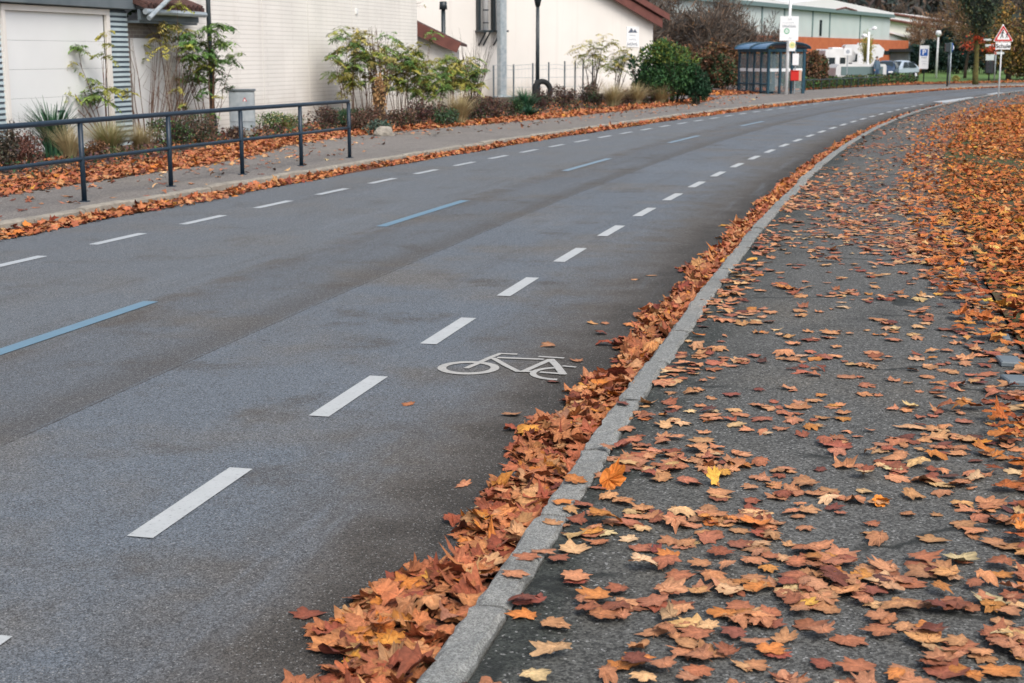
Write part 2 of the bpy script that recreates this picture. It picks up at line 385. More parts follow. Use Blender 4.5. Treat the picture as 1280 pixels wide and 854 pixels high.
# left side
LK = offs(CL, -.15)
BE = offs(LK, -np.interp(LK[:, 1], [0, 18, 23.5, 25.5, 28, 31, 34, 37, 42, 50, 56, 64, 90, 130], [1.9, 1.9, 2.1, 2.5, 3.3, 3.7, 3.5, 3.0, 2.5, 2.6, 2.9, 5.0, 5.0, 3.0]))
ribbon('pavement', BE, LK, .11, M['pave'], 5)
FAR = BE+np.stack([np.full(len(BE), -60.), np.full(len(BE), 34.)], 1)
ribbon('planting_ground', FAR, BE, .10, M['soil'], 30)
def flat(name, pts, z, m):
    b = MB(); b.add([(x, y, z) for x, y in pts], [tuple(range(len(pts)))]); o = b.build(name, m); o['kind'] = 'structure'; return o
flat('forecourt', [(1, 62), (8.2, 62), (13.5, 72), (20, 82), (24.5, 90), (30, 94.6), (46, 103), (80, 120), (80, 170), (-30, 170), (-30, 90), (2, 72)], .106, M['forecourt'])
flat('lawn', [(27.5, 93), (33, 94.6), (41, 99.5), (70, 115), (130, 145), (130, 300), (30, 300), (28, 118)], .118, M['lawn'])
flat('cycle_path', [(24.5, 90.5), (28.6, 92.4), (33, 94.3), (41, 99.2), (75, 118), (75, 119.8), (40, 101.2), (32, 96.2), (26, 93.8)], .122, M['forecourt'])

# kerbs, stone by stone
M['kerb'] = asphalt('kerb_stone', (.20, .205, .195), (.245, .24, .22), (.11, .11, .10), (230., 420.), gbr=(.6, 1.4)); M['kerb'].node_tree.nodes
def kerb(name, A, wid, z0, z1, m, stone=1.0, gap=.026, lab=None, seed=3, chip=.006):
    rnd = np.random.RandomState(seed); d = arclen(A); T = np.gradient(A, axis=0); T /= np.linalg.norm(T, axis=1)[:, None]
    N = np.stack([T[:, 1], -T[:, 0]], 1); b = MB(); s = 0
    far = lambda q: q[1] > 30
    while s < d[-1]-stone:
        ox, oz = rnd.normal(0, .008), rnd.normal(0, .006); L = stone-gap; ex = None
        p0 = np.array([np.interp(s, d, A[:, 0]), np.interp(s, d, A[:, 1])]); ns = 3 if far(p0) else 16
        ring = []
        for i in range(ns+1):
            q = s+L*i/ns; p = np.array([np.interp(q, d, A[:, i2]) for i2 in (0, 1)]); nn = np.array([np.interp(q, d, N[:, i2]) for i2 in (0, 1)])
            e = .014 if i in (0, ns) else 0
            pr = [(0, z0), (0, z1-.016-e), (.014, z1-e), (wid*.5, z1-e*.6), (wid-.014, z1-e), (wid, z1-.016-e), (wid, z0)]
            j = 0 if far(p0) else chip
            ring += [(p[0]+nn[0]*(a+ox+rnd.normal(0, j)), p[1]+nn[1]*(a+ox+rnd.normal(0, j)), zz+oz+rnd.normal(0, j*.4)) for a, zz in pr]
        fs = []
        for i in range(ns):
            for k in range(6): fs.append((i*7+k, i*7+k+1, (i+1)*7+k+1, (i+1)*7+k))
        fs += [tuple(range(7)), tuple(range((ns+1)*7-1, ns*7-1, -1))]
        b.add(ring, fs); s += stone
    o = b.build(name, m); o['kind'] = 'structure'; return o
kerb('kerb', CR, .125, -.02, .105, M['kerb'], seed=5)
kerb('kerb', offs(CL, -.16), .15, -.02, .13, M['kerbL'], seed=6)

# ------------------------------------------------------------------ road markings (parts of the road)
def line_pts(f, y0, y1): 
    ys = np.arange(y0, y1, .1); return np.stack([f(ys), ys], 1)
def dash(name, P, s0, s1, wid, m, z=.005):
    d = arclen(P); n = max(2, int((s1-s0)/.25)+1); ss = np.linspace(s0, s1, n)
    C = np.stack([np.interp(ss, d, P[:, 0]), np.interp(ss, d, P[:, 1])], 1); T = np.gradient(C, axis=0); T /= np.linalg.norm(T, axis=1)[:, None]
    N = np.stack([T[:, 1], -T[:, 0]], 1)*wid/2; b = MB()
    vs = [(*(c-nn), z) for c, nn in zip(C, N)]+[(*(c+nn), z) for c, nn in zip(C, N)]
    b.add(vs, [(i, n+i, n+i+1, i+1) for i in range(n-1)]); o = b.build(name, m, road); return o
P = line_pts(fD, -6, 59); d = arclen(P); s = np.interp(5.45, P[:, 1], d)-12.06
while s < d[-1]-1:
    dash('cycle_lane_dash', P+[.055, 0], s, s+1.0, .115, M['paint']); s += 2.01
P = line_pts(fLD, 4, 72); d = arclen(P); s = np.interp(14.45, P[:, 1], d)-1.85*5
while s < d[-1]-1:
    dash('cycle_lane_dash', P, s, s+.98, .115, M['paintfar'] ); s += 1.86
P = line_pts(fC, 3, 60); d = arclen(P)
s = np.interp(11.15, P[:, 1], d)-3.2
for k in range(5):
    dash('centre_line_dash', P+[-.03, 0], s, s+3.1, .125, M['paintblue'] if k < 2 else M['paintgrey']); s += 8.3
for pts in ([(1166, 127.5), (1182, 128.5), (1226, 122.5), (1213, 121.5)], [(1232, 118), (1246, 118.5), (1262, 116), (1246, 115.8)]):
    b = MB(); b.add([(*G(x, y), .006) for x, y in pts], [(0, 1, 2, 3)]); b.build('splitter_marking', M['paintfar'], road)
# bicycle symbol
bz = .0055
def BP(x, y): return Vector((*G(500+x/4.923, 400+y/4.923), 0))
sym = MB()
def stroke(pts, wid, z, closed=False):
    wid = wid*1.22
    P2 = [BP(*p) for p in pts]; n = len(P2); L_, R_ = [], []
    for i in range(n):
        a = P2[(i-1) % n] if (closed or i > 0) else P2[i]; c = P2[(i+1) % n] if (closed or i < n-1) else P2[i]
        t = (c-a).normalized(); nn = Vector((t.y, -t.x, 0))*wid/2; L_.append((P2[i]-nn)+Vector((0, 0, z))); R_.append(P2[i]+nn+Vector((0, 0, z)))
    m_ = n if closed else n-1
    sym.add(L_+R_, [(i, n+i, n+(i+1) % n, (i+1) % n) for i in range(m_)])
def wheel(cx, cy, r, z, a0, a1, wid=.054):
    c = BP(cx, cy); n = 40; vs = []; fs = []
    for i in range(n+1):
        a = a0+(a1-a0)*i/n
        for rr in (r-wid/2, r+wid/2): vs.append((c.x+rr*math.cos(a), c.y+rr*math.sin(a), z))
    sym.add(vs, [(2*i, 2*i+1, 2*i+3, 2*i+2) for i in range(n)])
wheel(421, 299, .165, bz, 0, 2*PI)
wheel(985, 335, .165, bz+.0001, R(95), R(262), .04)
stroke([(405, 303), (470, 276), (560, 234), (618, 212), (722, 216)], .032, bz+.0006)
stroke([(598, 237), (885, 248)], .03, bz+.0009); stroke([(572, 240), (650, 285), (725, 322), (815, 323)], .032, bz+.0012)
stroke([(762, 322), (925, 250)], .034, bz+.0015); stroke([(852, 231), (1010, 241)], .028, bz+.0018)
stroke([(925, 247), (965, 288), (1005, 342)], .04, bz+.0021); stroke([(860, 328), (1022, 340)], .028, bz+.0024); stroke([(1000, 290), (1084, 298)], .022, bz+.0027)
sym.build('bicycle_symbol', paint('cream_worn_paint', (.42, .41, .38), .09), road)

# ------------------------------------------------------------------ leaves
def maple(npts):
    half = [(-78, .50), (-62, .66), (-47, .58), (-30, .68), (-12, .88), (0, .77), (9, .66), (20, .80), (33, .84), (42, .98), (52, .84), (60, .69), (68, .77), (78, .86), (90, 1.04)]
    if npts == 1: half = [(-65, .55), (-45, .5), (-12, .85), (10, .6), (42, .96), (62, .64), (90, 1.06)]
    if npts == 2: half = [(-60, .5), (-12, .8), (42, .9), (90, 1.05)]
    pts = [(r*math.cos(R(a)), r*math.sin(R(a))) for a, r in half]
    pts += [(-x, y) for x, y in reversed(pts[:-1])]
    return np.array(pts)
def leaf_templates(lod, nv, seed, flat_=1.0):
    rnd = np.random.RandomState(seed); out = []; o = maple(lod); n = len(o)
    for k in range(nv):
        oo = o*(1+rnd.normal(0, .09, (n, 1)))*(1+rnd.uniform(.03, .16)*np.sin(np.arange(n)*2*PI/n*rnd.randint(1, 4)+rnd.uniform(0, 6))[:, None])*[rnd.uniform(.7, 1.08), 1]@np.array([[1, rnd.normal(0, .12)], [rnd.normal(0, .12), 1]])
        if lod == 0:
            V = np.concatenate([[[0, -.12]], oo*.52+[0, -.04], oo, [[-.012, -.12], [.012, -.12], [.05, -.75], [.03, -.76]]])
            F = [(0, 1+i, 1+(i+1) % n) for i in range(n)]
            for i in range(n):
                j = (i+1) % n; F += [(1+i, 1+n+i, 1+n+j), (1+i, 1+n+j, 1+j)]
            F += [(2*n+1, 2*n+2, 2*n+3), (2*n+1, 2*n+3, 2*n+4)]
        else:
            V = np.concatenate([[[0, -.1]], oo]); F = [(0, 1+i, 1+(i+1) % n) for i in range(n)]
        x, y = V[:, 0], V[:, 1]; r2 = x*x+y*y; th = np.arctan2(y, x)
        cup = rnd.uniform(-.32, .38)*flat_; fold = rnd.uniform(-.15, .45)*flat_; wave = rnd.uniform(.05, .24)*flat_; ph = rnd.uniform(0, 6.28); roll = rnd.normal(0, .25)*flat_
        z = cup*r2*.6+fold*np.abs(x)*.6+wave*np.sin(rnd.choice([2, 3, 5])*th+ph)*r2+roll*np.maximum(y, 0)**2+rnd.normal(0, .03, len(x))*flat_
        if rnd.rand() < .35: q = rnd.uniform(.3, .6); z = np.where(x > q, z+(x-q)*rnd.uniform(.4, 1.1)*flat_, z)
        out.append(np.stack([x, y, z], 1))
    return out, np.array(F)
TPL = {l: leaf_templates(l, 28, 11+l) for l in (0, 1, 2)}
PALS = {
 'warm': ([(.46, .17, .085), (.50, .20, .09), (.40, .13, .065), (.30, .085, .05), (.20, .055, .04), (.52, .26, .13), (.56, .31, .17), (.55, .20, .045), (.13, .045, .035), (.62, .30, .06), (.34, .15, .1)],
          [.24, .22, .17, .10, .04, .10, .05, .07, .02, .012, .03]),
 'path': ([(.44, .19, .11), (.48, .22, .12), (.36, .13, .08), (.27, .085, .055), (.17, .055, .045), (.53, .30, .17), (.58, .38, .24), (.50, .19, .06), (.11, .045, .04), (.62, .33, .07)],
          [.27, .24, .17, .10, .04, .09, .025, .05, .02, .004]),
 'lawn': ([(.50, .16, .05), (.54, .20, .06), (.42, .12, .04), (.30, .08, .035), (.56, .27, .09), (.58, .34, .17), (.60, .25, .04), (.20, .06, .03), (.66, .40, .08)],
          [.25, .24, .18, .11, .10, .03, .05, .03, .012])}
def leafmesh(rnd, lod, size, tilt, pal, fl=1.):
    """N leaves -> vertices (N,k,3) centred on their lowest point, faces, colours"""
    T, F = TPL[lod]; N = len(size); T = np.array(T); k = T.shape[1]
    V = T[rnd.randint(0, len(T), N)]*size[:, None, None]; V[:, :, 2] *= (rnd.uniform(.35, 1.5, N)*fl)[:, None]
    flip = rnd.rand(N) < .45; V[flip, :, 2] *= -1
    a = rnd.uniform(0, 2*PI, N); ta = np.abs(rnd.normal(0, 1, N))*tilt; td = rnd.uniform(0, 2*PI, N)
    c, s_ = np.cos(a)[:, None], np.sin(a)[:, None]
    x = V[:, :, 0]*c-V[:, :, 1]*s_; y = V[:, :, 0]*s_+V[:, :, 1]*c; z = V[:, :, 2]
    # tilt about direction td
    c, s_ = np.cos(td)[:, None], np.sin(td)[:, None]; u = x*c+y*s_; v = -x*s_+y*c
    ct, st = np.cos(ta)[:, None], np.sin(ta)[:, None]; u2 = u*ct+z*st; z2 = -u*st+z*ct
    V = np.stack([u2*c-v*s_, u2*s_+v*c, z2], -1)
    cols, pr = PALS[pal]; pr = np.array(pr)/sum(pr); C = np.array(cols)[rnd.choice(len(cols), N, p=pr)]
    C = C*rnd.uniform(.78, 1.15, (N, 1))*(1+rnd.normal(0, .05, (N, 3)))*{'warm': [.82, .80, .70], 'lawn': [.84, .78, .62], 'path': [.90, .93, .82]}[pal]
    CC = np.repeat(C[:, None, :], k, 1)
    if lod == 0:
        n = (k-5)//2
        CC[:, 0] *= 1.22; CC[:, 1+n:1+2*n] *= rnd.uniform(.55, 1.0, (N, n, 1)); CC[:, 1:1+n] *= rnd.uniform(.85, 1.2, (N, n, 1)); CC[:, -4:] = [.22, .10, .05]
    return V, F, CC
def leaves(name, P, zb, size, tilt, pal, label, seed=0, lods=(13, 30), stack=0., sink=.3, fl=1.):
    """P (N,2), zb (N) base height"""
    rnd = np.random.RandomState(seed); dist = P[:, 1]; VV, FF, CCc = [], [], []; off = 0
    lodi = np.digitize(dist, lods)
    for lod in (0, 1, 2):
        q = lodi == lod
        if not q.any(): continue
        V, F, C = leafmesh(rnd, lod, size[q], tilt if not hasattr(tilt, '__len__') else tilt[q], pal, fl)
        mn = V[:, :, 2].min(1)
        V[:, :, 0] += P[q, 0][:, None]; V[:, :, 1] += P[q, 1][:, None]
        V[:, :, 2] += (zb[q]-mn*(1-sink)+rnd.uniform(0, 1, q.sum())*stack)[:, None]
        N, k, _ = V.shape; VV.append(V.reshape(-1, 3)); CCc.append(C.reshape(-1, 3))
        FF.append((F[None]+(np.arange(N)*k)[:, None, None]+off).reshape(-1, 3)); off += N*k
    o = npmesh(name, np.concatenate(VV), np.concatenate(FF), M['leaf'], np.concatenate(CCc), smooth=False)
    tag(o, label, 'leaves', kind='stuff'); return o
def along(C, y0, y1, rnd, n):
    """n random stations of curve between two y, with normal to the right"""
    d = arclen(C); s0 = np.interp(y0, C[:, 1], d); s1 = np.interp(y1, C[:, 1], d); s = rnd.uniform(s0, s1, n)
    T = np.gradient(C, axis=0); T /= np.linalg.norm(T, axis=1)[:, None]
    p = np.stack([np.interp(s, d, C[:, 0]), np.interp(s, d, C[:, 1])], 1); t = np.stack([np.interp(s, d, T[:, 0]), np.interp(s, d, T[:, 1])], 1)
    return p, np.stack([t[:, 1], -t[:, 0]], 1), s
def lsz(rnd, n, a=.07, s_=.013): return np.clip(rnd.normal(a, s_, n), .035, .12)
rnd = np.random.RandomState(7)
# right gutter drift
def gw_(y, s): return np.interp(y, [0, 4, 5, 6, 10, 16, 22, 30, 45, 60], [.36, .34, .34, .31, .24, .20, .20, .20, .17, .1])*(1+.22*np.sin(s*2.1)+.2*np.sin(s*5.3+1)+.12*np.sin(s*11+2))
N = 15000
p, nn, s = along(CR, -3, 62, rnd, N); keep = rnd.rand(N) < np.interp(p[:, 1], [-3, 14, 22, 40, 62], [1, 1, .75, .5, .3]); p, nn, s = p[keep], nn[keep], s[keep]
q = rnd.rand(len(p))**.85; W = gw_(p[:, 1], s); u = q*W+.025
edge = rnd.rand(len(p)) < .03; u = np.where(edge, W*rnd.uniform(1, 1.35, len(p)), u)
h = np.where(edge, 0, .045*np.clip(1-q, 0, 1)**.7)+rnd.uniform(0, .012, len(p))
leaves('gutter_leaves', p-nn*u[:, None], h*np.interp(p[:, 1], [0, 20, 60], [1, .85, .4]), lsz(rnd, len(p), .060), np.where(edge, .10, .33), 'warm', 'thick drift of orange brown maple leaves in the gutter along the right kerb', 1, sink=.5)
W0 = gw_(CR[:, 1], arclen(CR))
def mound(name, A, wid, hgt, label, sgn=-1):
    n = len(A); T = np.gradient(A, axis=0); T /= np.linalg.norm(T, axis=1)[:, None]; NN = np.stack([T[:, 1], -T[:, 0]], 1)*sgn
    rows = [(0, 1.), (.3, .8), (.6, .45), (.85, .15), (.97, .0)]; V = []
    for a, hh in rows: V.append(np.concatenate([A+NN*(a*wid)[:, None], (np.full(n, hh)*hgt+.002)[:, None]], 1))
    V = np.stack(V, 1); idx = np.arange(n*5).reshape(n, 5)
    Fc = np.stack([idx[:-1, :-1], idx[:-1, 1:], idx[1:, 1:], idx[1:, :-1]], -1).reshape(-1, 4)
    if sgn > 0: Fc = Fc[:, ::-1]
    o = npmesh(name, V.reshape(-1, 3), Fc, M['litter'], smooth=True); tag(o, label, 'leaf litter', kind='stuff')
k = CR[:, 1] < 60
mound('leaf_mulch', CR[k], W0[k]*.85, np.interp(CR[k][:, 1], [0, 20, 60], [.035, .03, .01]), 'dark broken leaf mulch under the leaf drift along the right kerb')
# left gutter drift
N = 19000
p, nn, s = along(CL, 8, 117, rnd, N); keep = rnd.rand(N) < np.interp(p[:, 1], [8, 40, 95], [1, .8, .6]); p, nn, s = p[keep], nn[keep], s[keep]
q = rnd.rand(len(p)); W = (.24+.05*np.sin(s*1.7)+.05*np.sin(s*.6))*np.interp(p[:, 1], [10, 18, 26, 40, 95], [1.35, 1.1, .85, .9, 1.3]); u = q*W
leaves('gutter_leaves', p+nn*u[:, None], .05*(1-q)**.8+rnd.uniform(0, .01, len(p)), lsz(rnd, len(p), .056), np.full(len(p), .38), 'warm', 'line of rusty maple leaves in the gutter along the left kerb', 2, lods=(1, 34), sink=.4)
k = (CL[:, 1] > 0) & (CL[:, 1] < 84)
mound('leaf_mulch', CL[k], np.full(k.sum(), .2), np.full(k.sum(), .05), 'dark leaf mulch under the leaf line along the left kerb', 1)
# leaf bank in front of the planting bed
N = 17000
p, nn, s = along(BE, 14, 62, rnd, N)
bw = np.interp(p[:, 1], [14, 22, 30, 45, 62], [1.9, 1.5, 1.1, 1.0, .8])
u = (rnd.rand(N)**1.1)*bw-.25*(rnd.rand(N) < .12)*rnd.rand(N)
leaves('bed_leaves', p-nn*u[:, None], .11+np.clip(u, 0, .5)*.05+rnd.uniform(0, .02, N), lsz(rnd, N, .058), np.full(N, .32), 'warm', 'orange brown leaves banked along the edge of the planting bed', 3, lods=(1, 30), sink=.4)
N = 900
p, nn, s = along(BE, 14, 70, rnd, N); u = rnd.rand(N)**2.2*1.9
leaves('pavement_leaves', p+nn*u[:, None], np.full(N, .112), lsz(rnd, N, .06), np.full(N, .15), 'path', 'sparse brown leaves on the far pavement', 4, lods=(1, 30))
N = 9000
p, nn, s = along(BE, 66, 100, rnd, N); u = rnd.uniform(-.2, 2.6, N)
leaves('bed_leaves', p-nn*u[:, None], np.full(N, .12)+rnd.uniform(0, .05, N), lsz(rnd, N, .08), np.full(N, .4), 'warm', 'rusty leaves under the low hedge beyond the bus shelter', 41, lods=(1, 30))
# verge leaves (grass at the right)
N = 105000
p, nn, s = along(PE, 2, 80, rnd, N); u = rnd.uniform(-.12, 1, N)*np.interp(p[:, 1], [2, 10, 20, 80], [3.2, 3.2, 5, 11])
pos = p+nn*u[:, None]
ns = np.array([noise.noise(Vector((a*.55, b_*.35, 3.1))) for a, b_ in pos])
gp = np.exp(-(((pos[:, 0]-8.35)/.8)**2+((pos[:, 1]-24.3)/2.4)**2))  # grass showing through
gq = np.array([noise.noise(Vector((a*2.3, b_*1.6, 9.1))) for a, b_ in pos])
pr = np.interp(pos[:, 1], [10, 20, 40], [.75, .9, 1])*np.clip(.95-np.clip(ns-.28, 0, 1)*4-gp*.85-np.clip(gq-.42, 0, 1)*5, .05, 1)*np.clip((u+.12)/.3, .35, 1)
keep = rnd.rand(N) < pr; pos = pos[keep]; N = len(pos)
leaves('verge_leaves', pos, .105+rnd.uniform(0, .035, N), lsz(rnd, N, .055)*np.interp(pos[:, 1], [10, 30, 60], [1, .85, .85]), np.full(N, .15), 'lawn', 'dense carpet of orange maple leaves over the grass verge', 5, lods=(11, 26), sink=.4)
# grass blades on the verge
N = 26000
p, nn, s = along(PE, 3, 45, rnd, N); u = rnd.uniform(.05, 1, N)*np.interp(p[:, 1], [3, 10, 20, 80], [2.2, 2.2, 3.4, 8]); pos = p+nn*u[:, None]
gp = np.exp(-(((pos[:, 0]-8.35)/.95)**2+((pos[:, 1]-24.3)/2.8)**2)); gq = np.array([noise.noise(Vector((a*2.3, b_*1.6, 9.1))) for a, b_ in pos])
keep = rnd.rand(N) < np.clip(.12+gp*1.2+np.clip(gq-.35, 0, 1)*4, 0, 1); pos = pos[keep]; N = len(pos)
def blades(name, pos, z, hgt, wid, cols, seed, lean=.5, parent=None, tagd=None, seg=2):
    r_ = np.random.RandomState(seed); N = len(pos); a = r_.uniform(0, 2*PI, N); H = hgt*r_.uniform(.6, 1.15, N) if not hasattr(hgt, '__len__') else hgt
    d = np.stack([np.cos(a), np.sin(a)], 1) if not isinstance(lean, tuple) else lean[1]; le = (np.abs(r_.normal(0, 1, N))*lean if not isinstance(lean, tuple) else lean[0])
    sd_ = np.stack([-d[:, 1], d[:, 0]], 1); V = []
    for i in range(seg+1):
        t = i/seg; c = np.concatenate([pos+d*(le*H*t**1.8)[:, None], (z+H*t*(1-.28*np.minimum(le, 1.6)*t))[:, None]], 1); ww = wid*(1-t*.9)
        o_ = np.concatenate([sd_*ww/2, np.zeros((N, 1))], 1); V += [c-o_, c+o_]
    V = np.stack(V, 1); k = 2*(seg+1); F = np.array([(2*i, 2*i+1, 2*i+3, 2*i+2) for i in range(seg)])
    C = np.array(cols)[r_.randint(0, len(cols), N)]*r_.uniform(.75, 1.2, (N, 1))
    o = npmesh(name, V.reshape(-1, 3), (F[None]+(np.arange(N)*k)[:, None, None]).reshape(-1, 4), M['fol'], np.repeat(C, k, 0), parent=parent)
    if tagd: tag(o, **tagd)
    return o
blades('grass', pos, np.full(N, .10), .075, .006, [(.05, .12, .025), (.08, .15, .03), (.035, .09, .03), (.11, .14, .05)], 3, .6, tagd=dict(label='green grass showing between the leaves on the verge', cat='grass', kind='stuff'))
# footpath leaves: clusters and single leaves
def inpath(x, y, m=.02):
    a = np.interp(y, RK[:, 1], RK[:, 0]); b_ = np.interp(y, PE[:, 1], PE[:, 0]); return (x > a-m) & (x < b_+.1)
PL = []
def cluster(y0, y1, nc, per, sx, sy, fx=None):
    for _ in range(nc):
        y = rnd.uniform(y0, y1); a = np.interp(y, RK[:, 1], RK[:, 0]); b_ = np.interp(y, PE[:, 1], PE[:, 0])
        x = a+(b_-a)*(rnd.rand() if fx is None else np.clip(rnd.uniform(*fx), 0, 1)); k = rnd.poisson(per)+1
        for _ in range(k): PL.append((x+rnd.normal(0, sx), y+rnd.normal(0, sy)))
cluster(3.6, 4.9, 36, 6, .14, .12, (.15, 1)); cluster(3.6, 5.4, 12, 4, .10, .09, (.0, .5)); cluster(4.2, 4.9, 12, 7, .16, .14, (.4, .9))
cluster(5.0, 7.5, 52, 3.4, .13, .11); cluster(5.4, 6.2, 9, 8, .15, .09, (.15, .55)); cluster(5.8, 8.5, 14, 3.0, .07, .12, (.0, .15))
cluster(7, 15, 115, 2.2, .14, .14); cluster(5, 20, 60, 5, .12, .3, (.88, 1.02)); cluster(8.2, 9.5, 5, 5, .2, .07)
cluster(8, 20, 40, 4, .05, .25, (.0, .08)); cluster(15, 30, 200, 2.4, .18, .2); cluster(14, 22, 50, 5, .25, .3, (.0, .4)); cluster(30, 75, 300, 2.6, .25, .4); cluster(-3, 3.4, 60, 4, .2, .2)
cluster(12, 45, 150, 7, .14, .5, (.93, 1.03))
PL = np.array(PL); uni = 850; p, nn, s = along(RK, 3, 60, rnd, uni); PL = np.concatenate([PL, p+nn*(rnd.rand(uni)*2.1)[:, None]])
bx, by = G(1098, 296, .1); PL = np.concatenate([PL, np.stack([rnd.normal(bx+.1, .30, 420), rnd.normal(by, 1.3, 420)], 1), np.stack([rnd.normal(bx+1., .30, 260), rnd.normal(by+3.4, 1.3, 260)], 1)])
PL = PL[inpath(PL[:, 0], PL[:, 1])]
# a few loose leaves out on the road and on the kerb
RL = [G(x, y) for x, y in ((510, 506), (687, 433), (722, 452), (742, 405), (757, 405), (412, 800), (580, 607), (665, 523), (640, 520), (750, 418), (795, 350), (812, 345), (690, 478))]
KL = [G(x, y, .105) for x, y in ((655, 697), (716, 601), (700, 628), (757, 560), (777, 505), (690, 655), (640, 720))]
vis = lambda P_: (P_[:, 1] > 3.6) & (np.abs(P_[:, 0]) < P_[:, 1]*.36+.15)
v = vis(PL); order = np.argsort(np.where(v, PL[:, 1], 1e6))
near = order[:280]; rest = np.setdiff1d(np.arange(len(PL)), near); nfar = PL[near][:, 1].max()
leaves('footpath_leaves', PL[rest], np.full(len(rest), .087)+rnd.uniform(0, .006, len(rest)), lsz(rnd, len(rest), .054), np.full(len(rest), .08), 'path', 'brown and orange maple leaves scattered over the footpath', 6, lods=(14, 30), fl=.6)
# the nearest leaves one by one, sharing leaf meshes
variants = []
r2 = np.random.RandomState(77); NV = 110
Vv, Fv, Cv = leafmesh(r2, 0, np.full(NV, .06)*r2.uniform(.75, 1.25, NV), .06, 'path', .6)
for i in range(NV):
    V = Vv[i].copy(); V[:, 2] -= V[:, 2].min()*.75
    variants.append((npmesh('maple_leaf', V, Fv, M['leaf'], Cv[i], link=False), Cv[i].mean(0)))
def tone(c):
    r_, g_, b_ = c
    if r_ > .5 and g_/r_ > .5: return 'pale tan'
    if r_ > .42: return 'orange'
    if r_ > .3: return 'rust brown'
    return 'dark red brown'
def single(x, y, z, vi, place, group, sc=1., name='maple_leaf'):
    me, c = variants[vi]; o = bpy.data.objects.new(name, me); COL.objects.link(o)
    o.location = (x, y, z); o.rotation_euler = (0, 0, r2.uniform(0, 2*PI)); o.scale = (sc,)*3
    tag(o, f'{tone(c)} maple leaf {place}', 'leaf', group); return o
for i in near:
    x, y = PL[i]; vi = r2.randint(0, NV); e = np.interp(y, PE[:, 1], PE[:, 0])-x; kx = x-np.interp(y, RK[:, 1], RK[:, 0])
    zone = 'beside the kerb' if kx < .3 else ('near the grass edge' if e < .4 else 'in the middle')
    yz = 'nearest the viewer' if y < 4.6 else ('slightly farther on' if y < 5.6 else 'farther up')
    single(x, y, .088+r2.uniform(0, .02), vi, f'on the footpath {zone}, {yz}', 'fallen leaves scattered on the footpath')
for x, y in RL: single(x, y, .002, r2.randint(0, NV), 'on the bare road asphalt', 'loose leaves on the road', .9)
for x, y in KL: single(x, y, .109, r2.randint(0, NV), 'on top of the right kerb stones', 'loose leaves on the kerb', .95)
def special(px, py, z, col, size, lab, tilt=(0, 0, 0), seed=1):
    r_ = np.random.RandomState(seed); V, F, C = leafmesh(r_, 0, np.array([size]), .05, 'path'); C = np.full(C[0].shape, 1.)*col*r_.uniform(.8, 1.15, (len(C[0]), 1))
    o = npmesh('maple_leaf', V[0], F, M['leaf'], C); x, y = G(px, py, z); o.location = (x, y, z+size*.25); o.rotation_euler = tilt; tag(o, lab, 'leaf', 'fallen leaves with a colour of their own')
special(893, 600, .11, (.60, .34, .06), .05, 'bright yellow maple leaf standing up on a leaf heap on the footpath', (1.1, .2, .3), 3)
special(763, 604, .11, (.55, .17, .03), .09, 'big orange maple leaf propped upright beside the kerb', (1.2, .1, -.3), 4)
special(1101, 629, .09, (.60, .20, .03), .055, 'small orange leaf curled up on the footpath at the right', (.5, .2, .5), 5)
special(1246, 314, .12, (.60, .42, .12), .075, 'pale yellow maple leaf standing out on the leafy verge', (.8, 0, .2), 6)
special(1100, 629, .09, (.60, .22, .03), .05, 'second curled orange leaf next to the small orange leaf', (.3, .6, 2.), 8)
# flat slabs at the edge of the path
for i, (px, py, sx, sy) in enumerate([(1250, 422, .12, .08), (1262, 452, .13, .10), (1270, 476, .13, .09)]):
    x, y = G(px, py, .1); b = MB().box(-sx/2, sx/2, -sy, sy, 0, .035, bev=.008); o = b.build('edging_slab', M['slate']); o.location = (x, y, .082); o.rotation_euler = (0, .03, -.25+.1*i)
    tag(o, ['grey edging slab half under leaves at the verge, farthest of three', 'grey edging slab in the leaves at the verge, middle of three', 'grey edging slab in the leaves at the verge, nearest of three'][i], 'slab', 'edging slabs beside the footpath')

# ================================================================== PLANT BUILDERS
def rpal(rs, cols, N, var=.2):
    return np.array(cols)[rs.randint(0, len(cols), N)]*rs.uniform(1-var, 1+var, (N, 1))
def cloud_pts(rs, blobs, n, shell=.55):
    """points through ellipsoid blobs (x,y,z,rx,ry,rz[,weight])"""
    w_ = np.array([b[6] if len(b) > 6 else b[3]*b[5] for b in blobs]); w_ = w_/w_.sum(); bi = rs.choice(len(blobs), n, p=w_); B = np.array([b[:6] for b in blobs])[bi]
    d = rs.normal(0, 1, (n, 3)); d /= np.linalg.norm(d, axis=1)[:, None]; r = (shell+(1-shell)*rs.rand(n))*(1+.18*np.sin(d[:, 0]*5+bi)*np.cos(d[:, 2]*4+bi*2)); r = np.where(rs.rand(n) < .25, rs.rand(n), r)
    return B[:, :3]+d*B[:, 3:]*r[:, None], d
def leaf_faces(rs, P, size, aspect, cols, name, m, parent, d=None, droop=.3, fold=.25):
    n = len(P); a = rs.normal(0, 1, (n, 3)); 
    if d is not None: a = a*.7+d
    a[:, 2] -= droop; a /= np.linalg.norm(a, axis=1)[:, None]
    b = np.cross(a, rs.normal(0, 1, (n, 3))); b /= np.linalg.norm(b, axis=1)[:, None]; c = np.cross(a, b)
    L = (size*rs.uniform(.6, 1.3, n))[:, None]; Wd = L*aspect
    V = np.stack([P-a*L*.5, P+b*Wd*.5+c*L*fold*.3, P+a*L*.5, P-b*Wd*.5+c*L*fold*.3], 1)
    F = np.arange(n*4).reshape(n, 4)
    return npmesh(name, V.reshape(-1, 3), F, m, np.repeat(cols, 4, 0), parent=parent)
